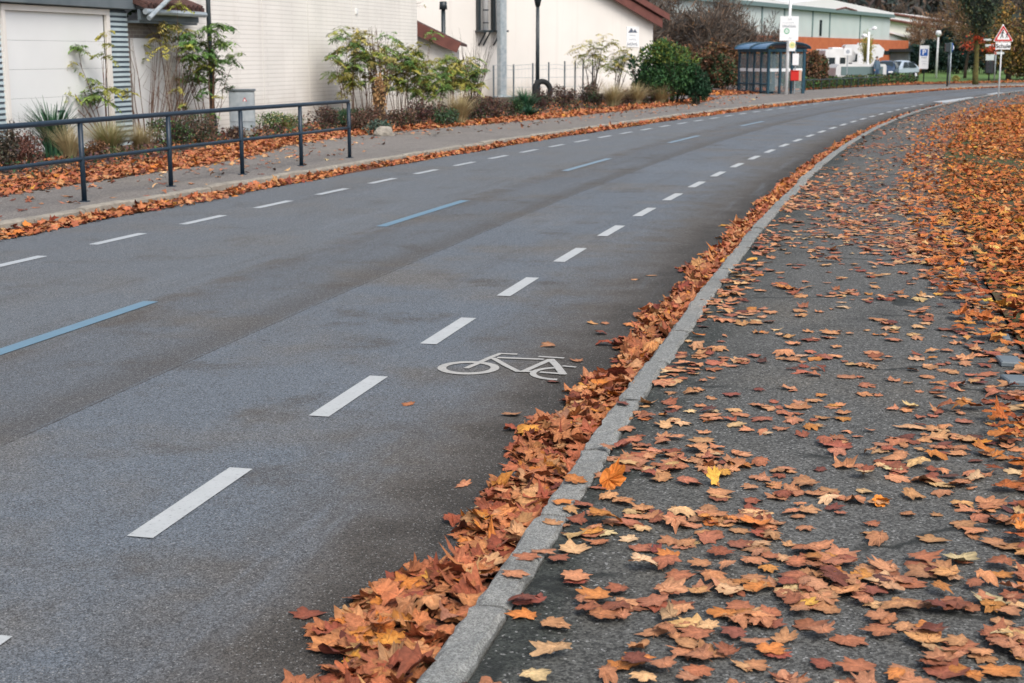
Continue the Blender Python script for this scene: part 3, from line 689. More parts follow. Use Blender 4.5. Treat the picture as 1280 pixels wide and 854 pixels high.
def stems(rs, parent, n, h, spread, r0, m, name='stem', base=.08, curve=.4, side=5, z0=0, az=None, forks=0):
    b = MB(); tips = []
    for i in range(n):
        a = rs.uniform(0, 2*PI) if az is None else az[i % len(az)]+rs.normal(0, .2); H = h*rs.uniform(.7, 1.1); sp = spread*rs.uniform(.3, 1.1)
        p0 = Vector((math.cos(a)*base*rs.rand(), math.sin(a)*base*rs.rand(), z0)); pts = []
        for k in range(6):
            t = k/5; pts.append(p0+Vector((math.cos(a)*sp*t**(1+curve), math.sin(a)*sp*t**(1+curve), H*t))+Vector(rs.normal(0, .012*h*t, 3)))
        b.tube(pts, [r0*(1-.75*k/5) for k in range(6)], side); tips.append((pts[-1], (pts[-1]-pts[-2]).normalized()))
        for _ in range(forks):
            k = rs.randint(2, 5); q = pts[k]; e = rs.normal(0, 1, 3); e[2] = abs(e[2])+.6; e = Vector(e).normalized()*h*rs.uniform(.15, .32)
            b.tube([q, q+e*.5+Vector((0, 0, -.01)), q+e], [r0*.45, r0*.32, r0*.15], 4); tips.append((q+e, e.normalized()))
    o = b.build(name, m, parent); return o, tips
def fronds(rs, parent, tips, per, L, leaflets, ll, lw, cols, name='leaf_cluster', droop=.9):
    if 1 < len(tips) <= 12:
        return [fronds(rs, parent, [t], per, L, leaflets, ll, lw, cols, name, droop) for t in tips]
    V = []; C = []
    for p, d in tips:
        base = np.array(cols[rs.randint(0, len(cols))])*rs.uniform(.8, 1.2)
        for k in range(per):
            a = rs.uniform(0, 2*PI); el = rs.uniform(-.1, 1.1); dr = np.array([math.cos(a)*math.cos(el), math.sin(a)*math.cos(el), math.sin(el)])
            LL_ = L*rs.uniform(.6, 1.15); col = base*rs.uniform(.8, 1.25)
            for j in range(leaflets):
                t = (j+1)/leaflets; c = np.array(p)+dr*LL_*t+np.array([0, 0, -droop*LL_*t*t*.6])
                tan = dr+np.array([0, 0, -droop*1.2*t]); tan /= np.linalg.norm(tan); sd = np.cross(tan, [0, 0, 1.]); sd /= (np.linalg.norm(sd)+1e-6)
                for sg in (-1, 1):
                    ax = sd*sg*.85+tan*.45+np.array([0, 0, -.35]); ax /= np.linalg.norm(ax); l_ = ll*rs.uniform(.7, 1.15)*(1-.35*abs(t-.5)); wv = np.cross(ax, [0, 0, 1.]); wv /= np.linalg.norm(wv)+1e-6; wv *= lw*.5
                    c2 = c+rs.normal(0, .012, 3); V += [c2, c2+ax*l_*.45+wv, c2+ax*l_, c2+ax*l_*.45-wv]; C += [col]*4
    V = np.array(V); return npmesh(name, V, np.arange(len(V)).reshape(-1, 4), M['fol'], np.array(C), parent=parent)
GREEN = [(.09, .18, .045), (.07, .15, .04), (.12, .21, .05), (.16, .23, .06)]
YG = [(.26, .27, .05), (.34, .31, .07), (.19, .23, .05), (.38, .32, .1)]
BROWN = [(.13, .075, .05), (.09, .05, .04), (.16, .10, .06), (.07, .045, .04)]
MAROON = [(.07, .03, .03), (.10, .045, .035), (.05, .03, .035), (.045, .05, .03)]
DKGREEN = [(.02, .055, .02), (.03, .075, .03), (.015, .04, .02), (.045, .09, .03)]
TAN = [(.42, .34, .19), (.5, .41, .24), (.36, .28, .15), (.3, .27, .13)]
BZ = .12
def gpt(px, py, z=BZ): x, y = G(px, py, z); return (x, y, z)
def shrub(px, py, wpx, hpx, cols, label, cat='shrub', leaf=.05, dens=1., name='low_shrub', seed=0, group=None, aspect=.6, stemm='bark', shell=.5):
    loc = gpt(px, py); s = loc[1]*1.02/CF; W = wpx*s/2*1.12; H = hpx*s*(1.25 if seed >= 60 else 1.1); e = empty(name, loc, 0, label, cat, group); rs = np.random.RandomState(seed)
    nb = 7; bl = [(0, 0, H*.5, W*.75, W*.6, H*.45)]
    for i in range(nb): a = rs.uniform(0, 6.28); r = W*rs.uniform(.3, .62); bl.append((math.cos(a)*r, math.sin(a)*r*.8, H*rs.uniform(.3, .72), W*rs.uniform(.3, .45), W*.35, H*rs.uniform(.22, .36)))
    n = int(dens*(W*H*2)/(leaf*leaf*aspect)*5.0); n = min(n, 16000); P, d = cloud_pts(rs, bl, n, shell); P[:, 2] = np.maximum(P[:, 2], .02)
    leaf_faces(rs, P, leaf, aspect, rpal(rs, cols, n, .35), 'foliage', M['fol'], e, d)
    stems(rs, e, 9, H*.85, W*.7, .012+H*.006, M[stemm], base=W*.2, forks=1)
    return e
def grass_tuft(px, py, wpx, hpx, cols, label, n=900, seed=0, name='ornamental_grass', lean=.55, wid=.008, group=None):
    loc = gpt(px, py); s = loc[1]*1.02/CF; W = wpx*s/2; H = hpx*s*1.25; e = empty(name, loc, 0, label, 'grass clump', group); rs = np.random.RandomState(seed)
    a = rs.uniform(0, 6.28, n); r = np.abs(rs.normal(0, .12, n))*W*1.3; pos = np.stack([np.cos(a)*r, np.sin(a)*r], 1); d = np.stack([np.cos(a), np.sin(a)], 1)
    Hh = H*rs.uniform(.45, 1.05, n); le = np.clip(W/H*rs.uniform(.2, 2.1, n), 0, 2.2)
    blades('blades', pos, np.zeros(n), Hh, wid, cols, seed, lean=(le, d), parent=e, seg=4); return e
# ---- tree skeletons
def skeleton(rs, H, r0, levels=4, nch=(5, 4, 4), spread=.75, trunk=.35, up=.35, sag=0, lens=.55, crook=.09):
    b = MB(); tb = MB(); tips = []
    def grow(p, d, L, r, lv, mb):
        n = 5; pts = [p]; rr = [r]; dd = d.copy()
        for i in range(n):
            dd = (dd+Vector(rs.normal(0, crook, 3))+Vector((0, 0, up*.12))).normalized(); pts.append(pts[-1]+dd*L/n); rr.append(r*(1-(.5 if lv < levels-1 else .85)*(i+1)/n))
        mb.tube(pts, rr, 8 if lv == 0 else (5 if lv < 2 else 3), cap=lv == 0)
        if lv >= levels-1: tips.append((pts[-1], dd)); tips.append((pts[3], dd)); return
        for k in range(nch[min(lv, len(nch)-1)]):
            t = rs.uniform(.45 if lv == 0 else .25, 1.); i = min(int(t*n), n-1); q = pts[i].lerp(pts[i+1], t*n-i); ax = Vector(rs.normal(0, 1, 3)); s_ = dd.cross(ax).normalized()
            nd = (dd*(1-spread*.55)+s_*spread+Vector((0, 0, up*.3-sag))).normalized(); grow(q, nd, L*lens*rs.uniform(.75, 1.2), rr[i]*.5, lv+1, b)
        grow(pts[-1], (dd+Vector(rs.normal(0, .15, 3))).normalized(), L*.62, rr[-1]*.95, lv+1, b)
    grow(Vector((0, 0, -.1)), Vector((0, 0, 1)), H*trunk, r0, 0, tb); return tb, b, tips
def twigs(rs, tips, n, L, wid, cols, name, parent, m='twig'):
    if not n: return
    T = np.array([t[0] for t in tips]); D = np.array([t[1] for t in tips]); i = rs.randint(0, len(T), n); d = D[i]+rs.normal(0, .55, (n, 3)); d[:, 2] += .25; d /= np.linalg.norm(d, axis=1)[:, None]
    P = T[i]+rs.normal(0, L*.22, (n, 3)); s_ = np.cross(d, rs.normal(0, 1, (n, 3))); s_ /= np.linalg.norm(s_, axis=1)[:, None]; LL_ = L*rs.uniform(.5, 1.3, (n, 1))
    V = np.stack([P-s_*wid, P+s_*wid, P+d*LL_*.5+s_*wid*.6+rs.normal(0, L*.05, (n, 3)), P+d*LL_], 1)
    return npmesh(name, V.reshape(-1, 3), np.arange(n*4).reshape(n, 4), M[m], np.repeat(rpal(rs, cols, n, .3), 4, 0), parent=parent)
def bare_tree(loc, H, r0, seed, label, cols=BROWN, group=None, leafcols=None, nleaf=0, name='bare_tree', m='bark', ntw=2500, tl=.6, leafsize=.12, tw=.012, **kw):
    rs = np.random.RandomState(seed); e = empty(name, loc, rs.uniform(0, 6), label, 'tree', group); tb, b, tips = skeleton(rs, H, r0, **kw)
    tb.build('trunk', M[m], e, smooth=True); c = b.build('crown', M[m], e, smooth=True)
    twigs(rs, tips, ntw, tl, tw, cols, 'twigs', c)
    if nleaf:
        T = np.array([t[0] for t in tips]); P = T[rs.randint(0, len(T), nleaf)]+rs.normal(0, tl*.45, (nleaf, 3))
        leaf_faces(rs, P, leafsize, .6, rpal(rs, leafcols, nleaf, .3), 'foliage', M['fol'], c)
    return e

# ================================================================== LEFT BUILDINGS
FA = Facade(G(131, 184, .1), G(522, 140, .1))
def fe(name, F, label, cat, z=.1): return empty(name, (F.o.x, F.o.y, z), F.rz, label, cat)
ZB = .1
k_end = FA.P(522, 80)[0]; k0 = FA.P(205, 80)[0]; kg1 = FA.P(148, 80)[0]
# main brick hall: painted brick courses in the material
def bricks(name, c1, c2, mort, bw, bh, ms=.012, bump=.5, xz=True):
    m = bpy.data.materials.new(name); m.use_nodes = True; n = m.node_tree.nodes; l = m.node_tree.links; b = n['Principled BSDF']; b.inputs['Roughness'].default_value = .8
    tc = n.new('ShaderNodeTexCoord'); mp = n.new('ShaderNodeMapping'); mp.inputs['Rotation'].default_value = (PI/2, 0, 0)
    sp = n.new('ShaderNodeSeparateXYZ'); l.new(tc.outputs['Object'], sp.inputs[0]); cb = n.new('ShaderNodeCombineXYZ'); ad = n.new('ShaderNodeMath'); ad.operation = 'ADD'
    l.new(sp.outputs[0], ad.inputs[0]); l.new(sp.outputs[1], ad.inputs[1]); l.new(ad.outputs[0], cb.inputs[0]); l.new(sp.outputs[2], cb.inputs[1])
    t = n.new('ShaderNodeTexBrick'); l.new(cb.outputs[0], t.inputs['Vector']); t.inputs['Color1'].default_value = (*c1, 1); t.inputs['Color2'].default_value = (*c2, 1); t.inputs['Mortar'].default_value = (*mort, 1)
    t.inputs['Scale'].default_value = 1; t.inputs['Brick Width'].default_value = bw; t.inputs['Row Height'].default_value = bh; t.inputs['Mortar Size'].default_value = ms
    nz = n.new('ShaderNodeTexNoise'); nz.inputs['Scale'].default_value = .7; nz.inputs['Detail'].default_value = 5; l.new(tc.outputs['Object'], nz.inputs[0])
    mr = n.new('ShaderNodeMapRange'); mr.inputs[1].default_value = .3; mr.inputs[2].default_value = .7; mr.inputs[3].default_value = .9; mr.inputs[4].default_value = 1.05; l.new(nz.outputs[0], mr.inputs[0])
    sc = n.new('ShaderNodeVectorMath'); sc.operation = 'SCALE'; l.new(t.outputs['Color'], sc.inputs[0]); l.new(mr.outputs[0], sc.inputs['Scale']); l.new(sc.outputs[0], b.inputs['Base Color'])
    bp = n.new('ShaderNodeBump'); bp.inputs['Strength'].default_value = bump; bp.inputs['Distance'].default_value = .01; bp.invert = True; l.new(t.outputs['Fac'], bp.inputs['Height']); l.new(bp.outputs[0], b.inputs['Normal'])
    return m
M['whitebrick'] = bricks('white_painted_brick', (.80, .77, .72), (.78, .75, .70), (.66, .63, .585), 3.1, .105, .012, .35)
M['greybrick'] = bricks('grey_brown_brickwork', (.22, .19, .17), (.17, .15, .14), (.28, .26, .24), .25, .08, .01)
def weather(m, zc=.9, amt=.5):
    n = m.node_tree.nodes; l = m.node_tree.links; b = n['Principled BSDF']; src = b.inputs['Base Color'].links[0].from_socket
    tc = n.new('ShaderNodeTexCoord'); sp = n.new('ShaderNodeSeparateXYZ'); l.new(tc.outputs['Object'], sp.inputs[0])
    mp = n.new('ShaderNodeMapping'); mp.inputs['Scale'].default_value = (2.2, 2.2, .10); l.new(tc.outputs['Object'], mp.inputs[0]); t = n.new('ShaderNodeTexNoise'); t.inputs['Scale'].default_value = 1.4; t.inputs['Detail'].default_value = 6; l.new(mp.outputs[0], t.inputs[0])
    r = n.new('ShaderNodeMapRange'); r.inputs[1].default_value = .5; r.inputs[2].default_value = .75; r.inputs[4].default_value = .2; l.new(t.outputs[0], r.inputs[0])
    x = n.new('ShaderNodeMix'); x.data_type = 'RGBA'; l.new(r.outputs[0], x.inputs[0]); l.new(src, x.inputs[6]); x.inputs[7].default_value = (.50, .46, .41, 1)
    t2 = n.new('ShaderNodeTexNoise'); t2.inputs['Scale'].default_value = 1.7; t2.inputs['Detail'].default_value = 5; l.new(tc.outputs['Object'], t2.inputs[0])
    ad = n.new('ShaderNodeMath'); ad.operation = 'MULTIPLY_ADD'; l.new(t2.outputs[0], ad.inputs[0]); ad.inputs[1].default_value = 1.2; l.new(sp.outputs[2], ad.inputs[2])
    r2_ = n.new('ShaderNodeMapRange'); r2_.inputs[1].default_value = .45; r2_.inputs[2].default_value = .6+zc; r2_.inputs[3].default_value = amt; r2_.inputs[4].default_value = 0; l.new(ad.outputs[0], r2_.inputs[0])
    x2 = n.new('ShaderNodeMix'); x2.data_type = 'RGBA'; l.new(r2_.outputs[0], x2.inputs[0]); l.new(x.outputs[2], x2.inputs[6]); x2.inputs[7].default_value = (.36, .29, .21, 1); l.new(x2.outputs[2], b.inputs['Base Color'])
weather(M['whitebrick']); weather(M['cream'], .8, .55); weather(M['palegreen'], .2, .2)
h = fe('brick_hall', FA, 'large white painted brick hall behind the dark railing', 'building')
MB().box(k0, k_end, 0, 24, -.1, 7.2).build('wall', M['whitebrick'], h)
MB().box(k0-.15, k_end+.15, -.15, 24.2, 7.2, 7.5).build('roof', M['slate'], h)
# small facade fittings: vertical joint strips and a wall fitting
for px in (328, 385, 440): kk = FA.P(px, 40)[0]; MB().box(kk, kk+.025, -.006, .01, 0, 7.1).build('movement_joint', M['cream'], h)
kk, zz = FA.P(444, 14); MB().box(kk, kk+.10, -.05, .0, zz-.1-.08, zz-.1+.08, bev=.01).build('wall_fitting', M['signwhite'], h)
# garage
gr = fe('garage', FA, 'slate grey garage with white sectional door at the left edge', 'building')
dl, dr = FA.P(6, 100)[0], FA.P(131, 100)[0]; dt = FA.P(70, 16)[1]-ZB
kl = dl-6
def corrug(x0, x1, z0, z1, y, parent, name='ribbed_cladding'):
    a = MB(); b = MB(); z = z0
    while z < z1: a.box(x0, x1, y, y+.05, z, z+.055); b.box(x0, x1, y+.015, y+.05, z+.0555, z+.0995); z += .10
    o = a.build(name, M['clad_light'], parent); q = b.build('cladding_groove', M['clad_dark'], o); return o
corrug(kl, dl-.10, 0, dt+.12, -.05, gr); corrug(dr+.16, kg1+.35, 0, dt+.02, -.05, gr)
MB().box(kl, kg1+.35, .0, 9, -.1, dt+.62).build('wall', M['slate'], gr)
MB().box(kl, kg1+.45, -.22, .0, dt+.13, dt+.34, bev=.01).box(kl, kg1+.45, -.12, .0, dt+.345, dt+.50).box(kl, kg1+.45, -.3, .0, dt+.505, dt+.75, bev=.02).build('lintel_band', M['slate'], gr)
MB().box(kl, kg1+.5, -.4, 9, dt+.755, dt+.85).build('roof', M['joint'], gr)
dd = MB(); nz_ = 5; 
for i in range(nz_): dd.box(dl, dr, -.03, .0, i*dt/nz_+.002, (i+1)*dt/nz_-.002, bev=.002)
dd.build('sectional_door', M['white'], gr); MB().box((dl+dr)/2-.12, (dl+dr)/2+.12, -.05, -.031, .75, .79, bev=.005).build('door_handle', M['dark'], gr)
MB().box(dl-.10, dl, -.10, -.0, 0, dt).box(dr+.025, dr+.15, -.10, .0, 0, dt).box(dl-.10, dr+.15, -.10, 0, dt+.003, dt+.11).build('door_frame', M['cream'], gr)
MB().box(dr, dr+.024, -.035, 0, 0, dt).build('door_seal', M['black'], gr)
# lean-to porch between garage and hall
lt = fe('lean_to_porch', FA, 'small lean-to with brown tiled roof between garage and hall', 'porch')
p0, p1 = kg1+.36, FA.P(232, 60)[0]; rz0 = FA.P(190, 27)[1]-ZB; rz1 = FA.P(190, 7)[1]-ZB
MB().box(p0, p1-.02, .06, .7, 0, rz0).build('wall', M['greybrick'], lt)
wdl, wdr, wdt = FA.P(166, 60)[0], FA.P(206, 60)[0], FA.P(185, 48)[1]-ZB
MB().box(wdl, wdr, .0, .055, 0, wdt, bev=.01).build('door', M['white'], lt)
MB().box(p0, p1, -.35, -.28, rz0, rz0+.22).box(p0, p1, -.31, .6, rz0-.05, rz0-.005).build('fascia', M['slate'], lt)
rf = MB().add([(p0-.05, -.5, rz1-.10), (p1+.02, -.5, rz1-.10), (p1+.02, 1.2, rz1+.55), (p0-.05, 1.2, rz1+.55), (p0-.05, -.5, rz1-.02), (p1+.02, -.5, rz1-.02), (p1+.02, 1.2, rz1+.63), (p0-.05, 1.2, rz1+.63)],
   [(3, 2, 1, 0), (4, 5, 6, 7), (0, 1, 5, 4), (1, 2, 6, 5), (2, 3, 7, 6), (3, 0, 4, 7)])
tl_ = MB(); tl_.add([(p0-.05, -.5, rz1-.10), (p1-.002, -.5, rz1-.10), (p1-.002, 1.2, rz1+.55), (p0-.05, 1.2, rz1+.55), (p0-.05, -.5, rz1-.02), (p1-.002, -.5, rz1-.02), (p1-.002, 1.2, rz1+.63), (p0-.05, 1.2, rz1+.63)],
   [(3, 2, 1, 0), (4, 5, 6, 7), (0, 1, 5, 4), (1, 2, 6, 5), (2, 3, 7, 6), (3, 0, 4, 7)])
x = p0
while x < p1-.1:
    tl_.tube([(x+.09, -.54, rz1-.02), (x+.09, 1.18, rz1+.62)], .055, 8); x += .2
tl_.build('tiled_roof', M['tile'], lt)
MB().tube([(p0-.1, -.52, rz1-.16), (p1-.01, -.52, rz1-.16)], .06, 8).build('gutter', M['galv'], lt)
a1 = FA.P(152, 23); a2 = FA.P(188, -4)
MB().tube([(a1[0], -.62, a1[1]-ZB), (a2[0], -.62, a2[1]-ZB+.1)], .05, 8).build('downpipe', M['galv'], lt)
# low side building beyond the hall with maroon bargeboard
c0 = Vector(G(522, 140, .1)); dirA = FA.d; nrm = Vector((dirA.y, -dirA.x))       # nrm points to the road
FB = Facade((c0.x-4, c0.y+2.2), (c0.x+4, c0.y+2.2))
sb = empty('side_annex', (FB.o.x, FB.o.y, ZB), 0, 'low white annex with maroon sloping bargeboard behind the hall corner', 'building')
q = [FB.P(x, y) for x, y in ((480, 8), (560, 49), (573, 50), (575, 56), (570, 66), (480, 28))]; q = [(a, b-ZB) for a, b in q]
e0 = FB.P(566, 90)[0]; sl_ = (q[1][1]-q[0][1])/(q[1][0]-q[0][0])
MB().prism([(0, -.1), (e0, -.1), (e0, FB.P(566, 62)[1]-ZB), (0, FB.P(566, 62)[1]-ZB-sl_*e0)], 0, 6).build('wall', M['cream'], sb)
t0, t1 = FB.P(480, 7), FB.P(577, 54); d0, d1 = FB.P(480, 27), FB.P(571, 66); dm = FB.P(562, 62)
MB().prism([(t0[0], t0[1]-ZB), (t1[0], t1[1]-ZB), (d1[0], d1[1]-ZB), (dm[0], dm[1]-ZB), (d0[0], d0[1]-ZB)], -.35, -.28).build('bargeboard', M['maroon'], sb)
MB().prism([(t0[0], t0[1]-ZB), (t1[0], t1[1]-ZB), (t1[0], t1[1]-ZB-.1), (t0[0], t0[1]-ZB-.1)], -.278, 6).build('roof', M['tile'], sb)

# ================================================================== SECOND WHITE BUILDING
a = at(540, 118, 63.); b_ = at(815, 108, 72.)
FW = Facade((a.x, a.y), (b_.x, b_.y)); wb = empty('white_gable_building', (FW.o.x, FW.o.y, ZB), FW.rz, 'cream rendered building with gable end and maroon roof edge behind the wire fence', 'building')
el = FW.len; zr = FW.P(812, 22)[1]-ZB; z2 = FW.P(779, 0)[1]-ZB; x2 = FW.P(779, 0)[0]; slp = (z2-zr)/(el-x2); xr = -2.
MB().prism([(-14, -.2), (el, -.2), (el, zr-.1), (xr, zr-.1+slp*(el-xr)), (-14, zr-.1+slp*(el-xr)-slp*12)], 0, 16).build('wall', M['cream'], wb)
def strip(x0, x1, zo, th, y0, y1, nm, m_): return MB().prism([(x0, zr+zo+slp*(el-x0)), (x1, zr+zo+slp*(el-x1)), (x1, zr+zo-th+slp*(el-x1)), (x0, zr+zo-th+slp*(el-x0))], y0, y1).build(nm, m_, wb)
strip(xr, el+.25, .02, .42, -.40, -.32, 'bargeboard', M['maroon'])
strip(xr, el+.62, .40, .30, -.52, -.44, 'bargeboard', M['maroon'])
strip(xr, el+.6, .41, .2, -.43, 16.3, 'roof', M['tile'])
MB().box(el+.02, el+.35, -.3, 16, zr-.25, zr-.03).build('eave_board', M['tile'], wb)
# wall sign: mountain mark, two small text lines and a bold line
sg = empty('wall_sign', (FW.o.x, FW.o.y, ZB), FW.rz, 'small white company sign with grey mountain mark on the cream gable wall', 'sign')
def WP(x, y): k, z = FW.P(x, y); return k, z-ZB
x0, z1 = WP(783, 33); x1, z0 = WP(798, 59)
MB().box(x0, x1, -.03, 0, z0, z1).build('sign_panel', M['signwhite'], sg)
for pts in (((784.5, 41), (788.5, 35), (791, 38.5), (789.5, 41)), ((789.8, 41), (793, 36.5), (796, 41))):
    MB().prism([WP(*p) for p in pts], -.036, -.031).build('mountain_mark', M['inkgrey'], sg)
def textobj(txt, size, m_, parent, loc, rot=(PI/2, 0, 0), name='lettering', ext=.003, sx=1., bold=0):
    cu = bpy.data.curves.new(name, 'FONT'); cu.body = txt; cu.size = size; cu.extrude = ext; cu.offset = bold; cu.align_x = 'CENTER'; cu.align_y = 'CENTER'
    o = bpy.data.objects.new(name, cu); COL.objects.link(o); dg = bpy.context.evaluated_depsgraph_get(); me = bpy.data.meshes.new_from_object(o.evaluated_get(dg)); bpy.data.objects.remove(o)
    o = bpy.data.objects.new(name, me); COL.objects.link(o); me.materials.clear(); me.materials.append(m_); o.parent = parent; o.location = loc; o.rotation_euler = rot; o.scale = (sx, 1, 1); return o
def barline(x0, x1, y0, y1, F, parent, m_, n, dy=-.036, seed=0):
    """an illegible word: small letter-sized marks"""
    rs = np.random.RandomState(seed); b = MB(); a0, za = F(x0, y1); a1, zb = F(x1, y0); x = a0; w_ = (a1-a0)/n
    for i in range(n):
        c = rs.rand(); hgt = zb-za; b.box(x+w_*.1, x+w_*.38, dy, dy+.004, za, zb if c < .6 else za+hgt*.75)
        b.box(x+w_*.38, x+w_*.85, dy, dy+.004, za if c < .5 else za+hgt*.4, (za+hgt*.25) if c < .5 else (za+hgt*.62)); x += w_
    b.build('lettering', m_, parent)
barline(786, 794, 43.2, 45, WP, sg, M['inkpale'], 6, seed=1); barline(786, 795, 48.3, 50.2, WP, sg, M['inkpale'], 6, seed=2); barline(783.6, 796.6, 53.2, 57, WP, sg, M['inkgrey'], 7, seed=3)
# ventilation shafts on brackets and the steel mast
x0, _ = WP(606, 80); x1, _ = WP(613.5, 80)
ms = empty('steel_column', (FW.o.x, FW.o.y, ZB), FW.rz, 'tall galvanised steel column in front of the cream wall', 'column')
MB().box(x0, x1, -1.1, -.85, -.1, 8, bev=.02).build('shaft', M['galv'], ms); MB().box(x0-.15, x1+.15, -1.25, -.7, -.1, .06, bev=.02).build('foot_plate', M['galv'], ms)
for (xa, xb, zb, yb, ya, lab) in ((597, 604, 38, 55, 30, 'twin white flue pipes on a dark bracket left of the steel column'), (615.5, 623, 38, 50, 30, 'white flue pipe on a dark bracket right of the steel column')):
    fl = empty('flue_pipe', (FW.o.x, FW.o.y, ZB), FW.rz, lab, 'flue', 'flues on the cream wall'); k0_, z_ = WP(xa, zb); k1_, _ = WP(xb, zb)
    MB().box(k0_-.15, k1_+.1, -.6, 0, z_-.08, z_).build('shelf', M['dark'], fl)
    MB().tube([(k0_+.05, -.5, z_-.09), (k0_+.05, -.03, z_-.65)], .04, 6).tube([(k1_-.02, -.5, z_-.09), (k1_-.02, -.03, z_-.65)], .04, 6).build('bracket', M['dark'], fl)
    MB().tube([((k0_+k1_)/2+.05, -.32, z_), ((k0_+k1_)/2+.05, -.32, 9)], .115, 12).build('pipe', M['signwhite'], fl, smooth=True)
    MB().box(k0_-.1, k0_+.03, -.2, -.02, z_, 9).build('rail', M['dark'], fl)
    bnd = MB(); z = z_+.3
    while z < 8: bnd.tube([((k0_+k1_)/2+.05, -.32, z), ((k0_+k1_)/2+.05, -.32, z+.05)], .13, 12); z += .55
    bnd.build('clamp', M['dark'], fl)
cm = empty('wall_camera', (FW.o.x, FW.o.y, ZB), FW.rz, 'small white dome camera on the cream wall beside the flue', 'camera'); k_, z_ = WP(626, 29)
MB().box(k_-.1, k_-.02, -.12, 0, z_-.02, z_+.35).build('arm', M['dark'], cm); MB().tube([(k_+.02, -.2, z_-.15), (k_+.02, -.2, z_-.1), (k_+.02, -.2, z_+.1), (k_+.02, -.2, z_+.15)], [.06, .13, .13, .05], 10).build('housing', M['signwhite'], cm, smooth=True)
MB().tube([(k_+.02, -.2, z_-.24), (k_+.02, -.2, z_-.151)], [.05, .10], 10).build('lens_dome', M['black'], cm, smooth=True)
# fence in front of the gable building
fa = Vector(at(616, 121, 60)[:2]); fb = Vector(at(748, 116, 64)[:2])
fn = empty('wire_fence', (fa.x, fa.y, ZB), math.atan2(fb.y-fa.y, fb.x-fa.x), 'thin wire mesh fence with grey posts in front of the cream wall', 'fence'); fl_ = (fb-fa).length
FF_ = Facade(fa, fb)
for px in (617, 642, 666, 686, 706, 719, 729, 741):
    k_, zt = FF_.P(px, 82-(px-617)*.062); MB().tube([(k_, 0, 0), (k_, 0, zt-ZB)], .035, 6).build('post', M['slate'], fn)
ws = MB(); 
for zz in (.12, .5, .9, 1.25, 1.42): ws.tube([(i*fl_/12, 0, zz+.03*math.sin(i*2.1)*(zz > 1)) for i in range(13)], .008, 4, False)
x = 0
while x < fl_: ws.tube([(x, .005, .1), (x, .005, 1.4)], .0025, 3, False); x += .2
ws.build('wire_mesh', M['galv'], fn)

# street lamps and poles on the left
def pole(name, px, py, Y, ztop, r, label, cat, m_='dark', base=None, z=BZ, head=None):
    p = at(px, py, Y); e = empty(name, (p.x, Y, z), 0, label, cat)
    MB().tube([(0, 0, 0), (0, 0, ztop-z)], [r, r*.8], 12).build('pole', M[m_], e, smooth=True)
    if base: MB().tube([(0, 0, -.05), (0, 0, base[1]), (0, 0, base[1]+.05)], [base[0], base[0], r*1.02], 12).build('base', M[m_], e, smooth=True)
    return e
x, y = G(264, 170, BZ); pole('lamp_post', 264, 100, y, 5.5, .058, 'dark green lamp post behind the railing in front of the brick hall', 'lamp post', base=(.09, .45))
x, y = G(672, 119, BZ); y = 58.
e = pole('street_lamp', 672, 60, y, at(672, 4, y).z, .085, 'slim black street lamp beside the tyre and the wire fence', 'street lamp', base=(.12, .8))
zt = at(672, 7, y).z-BZ; MB().tube([(0, 0, zt-.05), (0, 0, zt+.25), (0, 0, zt+.55), (0, 0, zt+1.0)], [.09, .16, .22, .1], 10).build('lamp_head', M['dark'], e, smooth=True)
y = 56.; zt = at(554, 2, y).z
e = pole('street_lamp', 554.5, 60, y, zt-.3, .10, 'short black post standing behind the maroon bargeboard', 'post'); MB().tube([(0, 0, zt-BZ-.3), (0, 0, zt-BZ)], [.16, .14], 10).build('cap', M['dark'], e, smooth=True)
# tyre leaning at the lamp
x = at(679, 118, 57).x; t = MB(); n1, n2 = 28, 10; vs = []
for i in range(n1):
    for j in range(n2):
        a, c = 2*PI*i/n1, 2*PI*j/n2; rr = .34+.11*math.cos(c); vs.append((rr*math.cos(a), .11*math.sin(c), .44+rr*math.sin(a)))
t.add(vs, [(i*n2+j, i*n2+(j+1) % n2, ((i+1) % n1)*n2+(j+1) % n2, ((i+1) % n1)*n2+j) for i in range(n1) for j in range(n2)])
o = t.build('tyre', M['black'], smooth=True); o.location = (x, 57, .14); o.rotation_euler = (R(-8), 0, R(25)); tag(o, 'old black tyre standing upright at the foot of the street lamp', 'tyre')

# utility cabinet
cl, cr = G(287, 170, BZ), G(318, 167, BZ); yb = cl[1]; s = yb*1.02/CF
cb = empty('utility_cabinet', (cl[0]+.3, yb, BZ), R(8), 'grey steel utility cabinet against the white brick wall', 'cabinet'); Hc = 56*s; Wc = 30*s
MB().box(-Wc/2, Wc/2, 0, .4, .12, Hc-.05, bev=.008).build('body', M['galv'], cb); MB().box(-Wc/2-.03, Wc/2+.03, -.03, .43, Hc-.05, Hc, bev=.012).build('cap', M['slate'], cb)
MB().box(-Wc/2+.02, Wc/2-.02, -.015, -.002, .32, Hc-.10, bev=.004).build('door', M['galv'], cb); MB().box(-Wc/2+.01, Wc/2-.01, .01, .39, 0, .12).build('plinth', M['concrete'], cb)
MB().prism([(0.02, Hc*.74), (.12, Hc*.74), (.07, Hc*.74+.09)], -.02, -.0155).build('warning_triangle', M['red'], cb); MB().prism([(0.042, Hc*.745), (.098, Hc*.745), (.07, Hc*.745+.055)], -.024, -.021).build('warning_triangle', M['signwhite'], cb)

